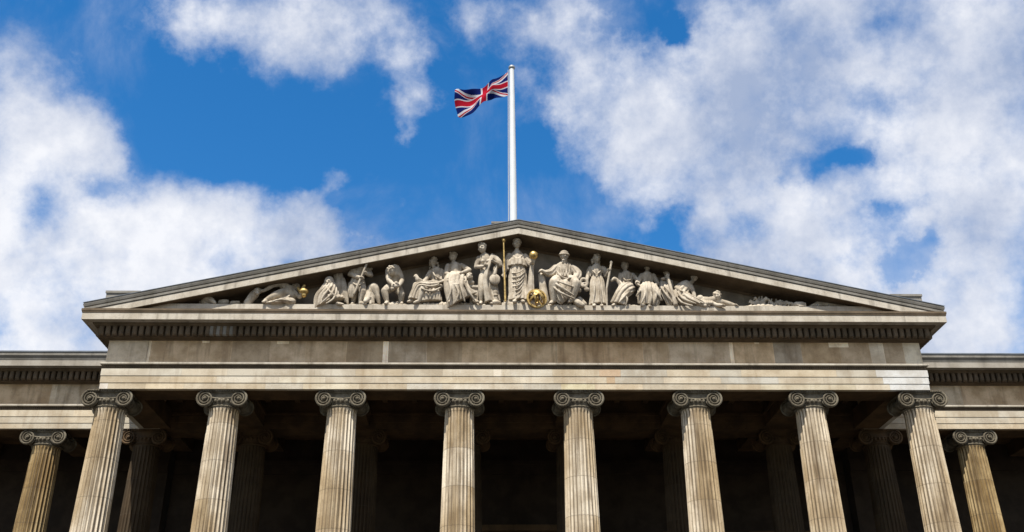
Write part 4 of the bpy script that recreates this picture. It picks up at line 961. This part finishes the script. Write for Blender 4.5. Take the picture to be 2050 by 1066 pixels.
f.cloth([(1293, 571, -.25, .34, .26), (1295, 579, -.44, .48, .3), (1296, 594, -.48, .52, .26), (1295, 609, -.42, .46, .26)], 15, .2, .0, seed=82)
f.fold([(1284, 573, -.5), (1276, 582, -.66), (1270, 592, -.62)], .05).fold([(1288, 575, -.62), (1286, 592, -.78), (1280, 608, -.7)], .05).fold([(1302, 574, -.6), (1312, 586, -.7), (1322, 600, -.62)], .06).fold([(1297, 576, -.66), (1300, 592, -.8), (1298, 609, -.72)], .045).fold([(1306, 574, -.55), (1309, 592, -.7), (1306, 606, -.64)], .05)
f.part('rock_base').rock((1278, 613), (1318, 613), .12, 83); f.done()
f = Fig('statue', 'small carved figure in trailing drapery holding a slanting beam, left of the reclining woman', 'statue', B(1332))
f.part('body').head((1330, 546, .0), .14, .1, .1, 'curls').limb([(1330, 553, -.02), (1329, 572, -.08)], [.12, .2]).limb([(1321, 558, -.12), (1323, 556, -.35)], [.085, .06]).hand((1323, 558, -.35), (1324, 553, -.45), .05)
f.limb([(1338, 562, -.1), (1340, 573, -.3), (1335, 570, -.42)], [.1, .08, .06]).hand((1335, 570, -.42), (1338, 567, -.5), .04)
f.part('drapery').cloth([(1328, 558, -.08, .18, .16), (1326, 570, -.15, .27, .24), (1330, 580, -.3, .30, .26), (1338, 595, -.4, .28, .22), (1346, 609, -.4, .26, .2)], 11, .16, .12, seed=85)
f.fold([(1318, 572, -.45), (1330, 588, -.62), (1343, 604, -.62)], .05).fold([(1324, 570, -.5), (1338, 585, -.64), (1347, 600, -.6)], .05); f.ball((1350, 609, -.5), (.1, .12, .07)); f.done()
f = Fig('carved_beam', 'slanting stone beam leaning in the arms of a small carved figure', 'beam', B(1342), 'carved attributes')
f.part('beam').limb([(1331, 551, -.52), (1340, 580, -.60), (1349, 607, -.62)], [.06, .075, .10]).ball((1331, 549, -.52), .08); f.done(.02)

f = Fig('statue', 'carved woman reclining on one straight arm in trailing drapery, beside the crawling man', 'statue', B(1378))
f.part('body').head((1384, 553, -.12), .16, .4, .2, 'bun').limb([(1381, 561, -.15), (1374, 568, -.2)], [.09, .12]).limb([(1368, 570, -.24), (1361, 584, -.28)], [.25, .26])
f.limb([(1375, 568, -.26), (1383, 580, -.35), (1389, 600, -.42)], [.12, .09, .06]).hand((1388, 600, -.42), (1393, 606, -.5), .045)
f.limb([(1357, 570, -.28), (1349, 574, -.45), (1358, 580, -.6)], [.12, .09, .06]).hand((1358, 580, -.6), (1364, 583, -.66), .045)
f.limb([(1361, 584, -.28), (1384, 600, -.38), (1408, 609, -.45)], [.2, .13, .07]).foot((1408, 609, -.5), (1416, 610, -.6), .07)
f.part('drapery').cloth([(1367, 566, -.24, .2, .18), (1363, 575, -.28, .31, .25), (1359, 586, -.32, .38, .3), (1362, 598, -.40, .42, .32)], 11, .12, .1, seed=91)
f.cloth([(1358, 594, -.35, .34, .3), (1370, 597, -.45, .29, .3), (1386, 602, -.5, .22, .28), (1404, 608, -.5, .13, .24)], 9, .14, .15, seed=92)
f.fold([(1352, 582, -.6), (1364, 596, -.78), (1390, 606, -.78)], .055).fold([(1360, 580, -.58), (1374, 594, -.76), (1398, 605, -.76)], .05).fold([(1350, 590, -.66), (1362, 604, -.8), (1384, 610, -.78)], .045)
f.part('rock_base').rock((1348, 613), (1414, 613), .08, 93); f.done()
f = Fig('statue', 'carved curly headed man crawling flat on the floor with one arm stretched out', 'statue', B(1438))
f.part('body').head((1431, 591, -.5), .17, .35, .15, 'curls').limb([(1425, 597, -.45), (1412, 602, -.4)], [.14, .2]).limb([(1412, 602, -.4), (1400, 603, -.35)], [.22, .2]).ball((1398, 596, -.4), .17)
f.limb([(1430, 601, -.4), (1446, 603, -.42), (1466, 608, -.5)], [.14, .11, .07]).hand((1464, 608, -.5), (1478, 611, -.58), .055).limb([(1420, 605, -.5), (1432, 609, -.62), (1442, 609, -.7)], [.11, .085, .065]).hand((1440, 609, -.7), (1450, 610, -.74), .05)
f.limb([(1400, 603, -.3), (1394, 608, -.5), (1408, 610, -.62)], [.17, .13, .08])
for i in range(6): f.fold([(1400 + i * 4, 596 + i * .6, -.5), (1402 + i * 4, 603, -.66), (1404 + i * 4, 609, -.62)], .04)
f.part('rock_base').rock((1395, 613), (1480, 613), .07, 94); f.done()
f = Fig('carved_mound', 'low carved mound of huddled small animals between the crawling man and the small square block', 'carved animals', B(1545), 'small carvings in the corners')
f.part('mound').rock((1486, 612), (1590, 612), .17, 95, -.30, .2).rock((1495, 612), (1560, 612), .22, 96, -.3, .1)
f.part('animals')
rr = random.Random(77)
for a, b in [(1504, 599), (1513, 593), (1524, 593), (1538, 595), (1553, 598), (1566, 600), (1579, 602)]:
    yy = rr.uniform(-.42, -.2); w = rr.uniform(.10, .16); d = rr.choice((-1, 1)); h = (608 + b) / 2
    f.limb([(a - 4 * d, 607, yy), (a + 1 * d, h, yy - .02), (a + 4 * d, b + 2, yy - .08)], [w, w * .8, w * .45])
    f.ball((a + 5 * d, b + 1, yy - .1), (w * .55, w * .5, w * .5)).limb([(a + 5 * d, b + 1, yy - .1), (a + 8 * d, b + 4, yy - .16)], [w * .4, w * .22])
    f.limb([(a + 2 * d, h, yy - .1), (a + 4 * d, 610, yy - .16)], [w * .35, w * .25]).limb([(a - 5 * d, 606, yy - .1), (a - 7 * d, 611, yy - .14)], [w * .4, w * .25])
    f.limb([(a - 2 * d, 607, yy + .12), (a - 3 * d, b + rr.uniform(-3, 4), yy + .1)], [.06, .03])
f.done(.024)
f = Fig('carved_block', 'small plain square carved block near the right tip of the pediment', 'block', B(1597), 'small carvings in the corners')
f.part('block').limb([(1591, 607, -.5), (1603, 607, -.5)], [.13, .13]); f.cur.box(-.16, .16, -.62, -.3, 0, .17); f.done(.022, 1)
f = Fig('carved_reptile', 'flat long carved reptile lying at the extreme right tip of the pediment', 'animal', B(1655), 'small carvings in the corners')
f.part('body').limb([(1620, 610, -.3), (1634, 606, -.25), (1650, 607, -.25), (1672, 609, -.3), (1696, 611, -.35)], [.06, .12, .11, .08, .04]).limb([(1636, 607, -.3), (1634, 612, -.5)], [.05, .04]).limb([(1655, 607, -.3), (1657, 612, -.5)], [.05, .04]); f.done(.024)

# --- gilded things
f = empty('gilded_sceptre', tuple(at(1010, 600, -.76)), 'thin gilded staff with a round knob beside the tallest carved woman', 'sceptre', 'gilded attributes')
mb = MB(); a = at(1010.5, 603, -.76); b_ = at(1009.5, 486, -.76); L_ = Vector(f.location)
mb.tube([tuple(a - L_), tuple((a + b_) / 2 - L_), tuple(b_ - L_)], [.045, .042, .034], 12); mb.build('staff', M['gold'], f, smooth=True)
mb = MB(); mb.ball(tuple(at(1009.5, 482, -.76) - L_), (.085, .085, .11)); mb.build('knob', M['gold'], f, smooth=True)
f = empty('gilded_orb', tuple(at(1067, 521, -.80)), 'polished golden ball held up in the hand of the tallest carved woman', 'orb', 'gilded attributes')
mb = MB(); mb.ball(tuple(at(1067, 511, -.80) - Vector(f.location)), .19, 24, 18); mb.build('ball', M['gold'], f, smooth=True)
f = empty('armillary_sphere', tuple(at(1073, 612, -.62)), 'golden armillary sphere of crossed rings at the feet of the tallest carved woman', 'armillary sphere', 'gilded attributes')
c = at(1073, 597, -.64) - Vector(f.location); rad = .40
def ring(name, rr, rot, thick=.035, wide=.05):
    mb = MB(); n = 48; rows = []
    for i in range(n):
        a = 2 * math.pi * i / n; row = []
        for dr, dw in ((-thick, -wide), (thick, -wide), (thick, wide), (-thick, wide)):
            row.append(tuple(c + rot @ Vector(((rr + dr) * math.cos(a), dw, (rr + dr) * math.sin(a)))))
        rows.append(row)
    mb.grid(rows, closed_u=True, closed_v=True); mb.build(name, M['gold'], f, smooth=True)
ring('meridian_ring', rad, Matrix.Rotation(R(8), 3, 'Z'))
ring('equator_ring', rad * .92, Matrix.Rotation(R(38), 3, 'Y') @ Matrix.Rotation(R(68), 3, 'X'), .02, .07)
ring('zodiac_ring', rad * .88, Matrix.Rotation(R(-30), 3, 'Y') @ Matrix.Rotation(R(80), 3, 'X'), .02, .035)
ring('colure_ring', rad * .86, Matrix.Rotation(R(75), 3, 'Z'), .02, .03)
mb = MB(); mb.ball(tuple(c), .10, 14, 10); mb.tube([tuple(c + Vector((-.22, 0, .30))), tuple(c + Vector((.22, 0, -.30)))], .022, 8); mb.build('axis', M['gold'], f, smooth=True)
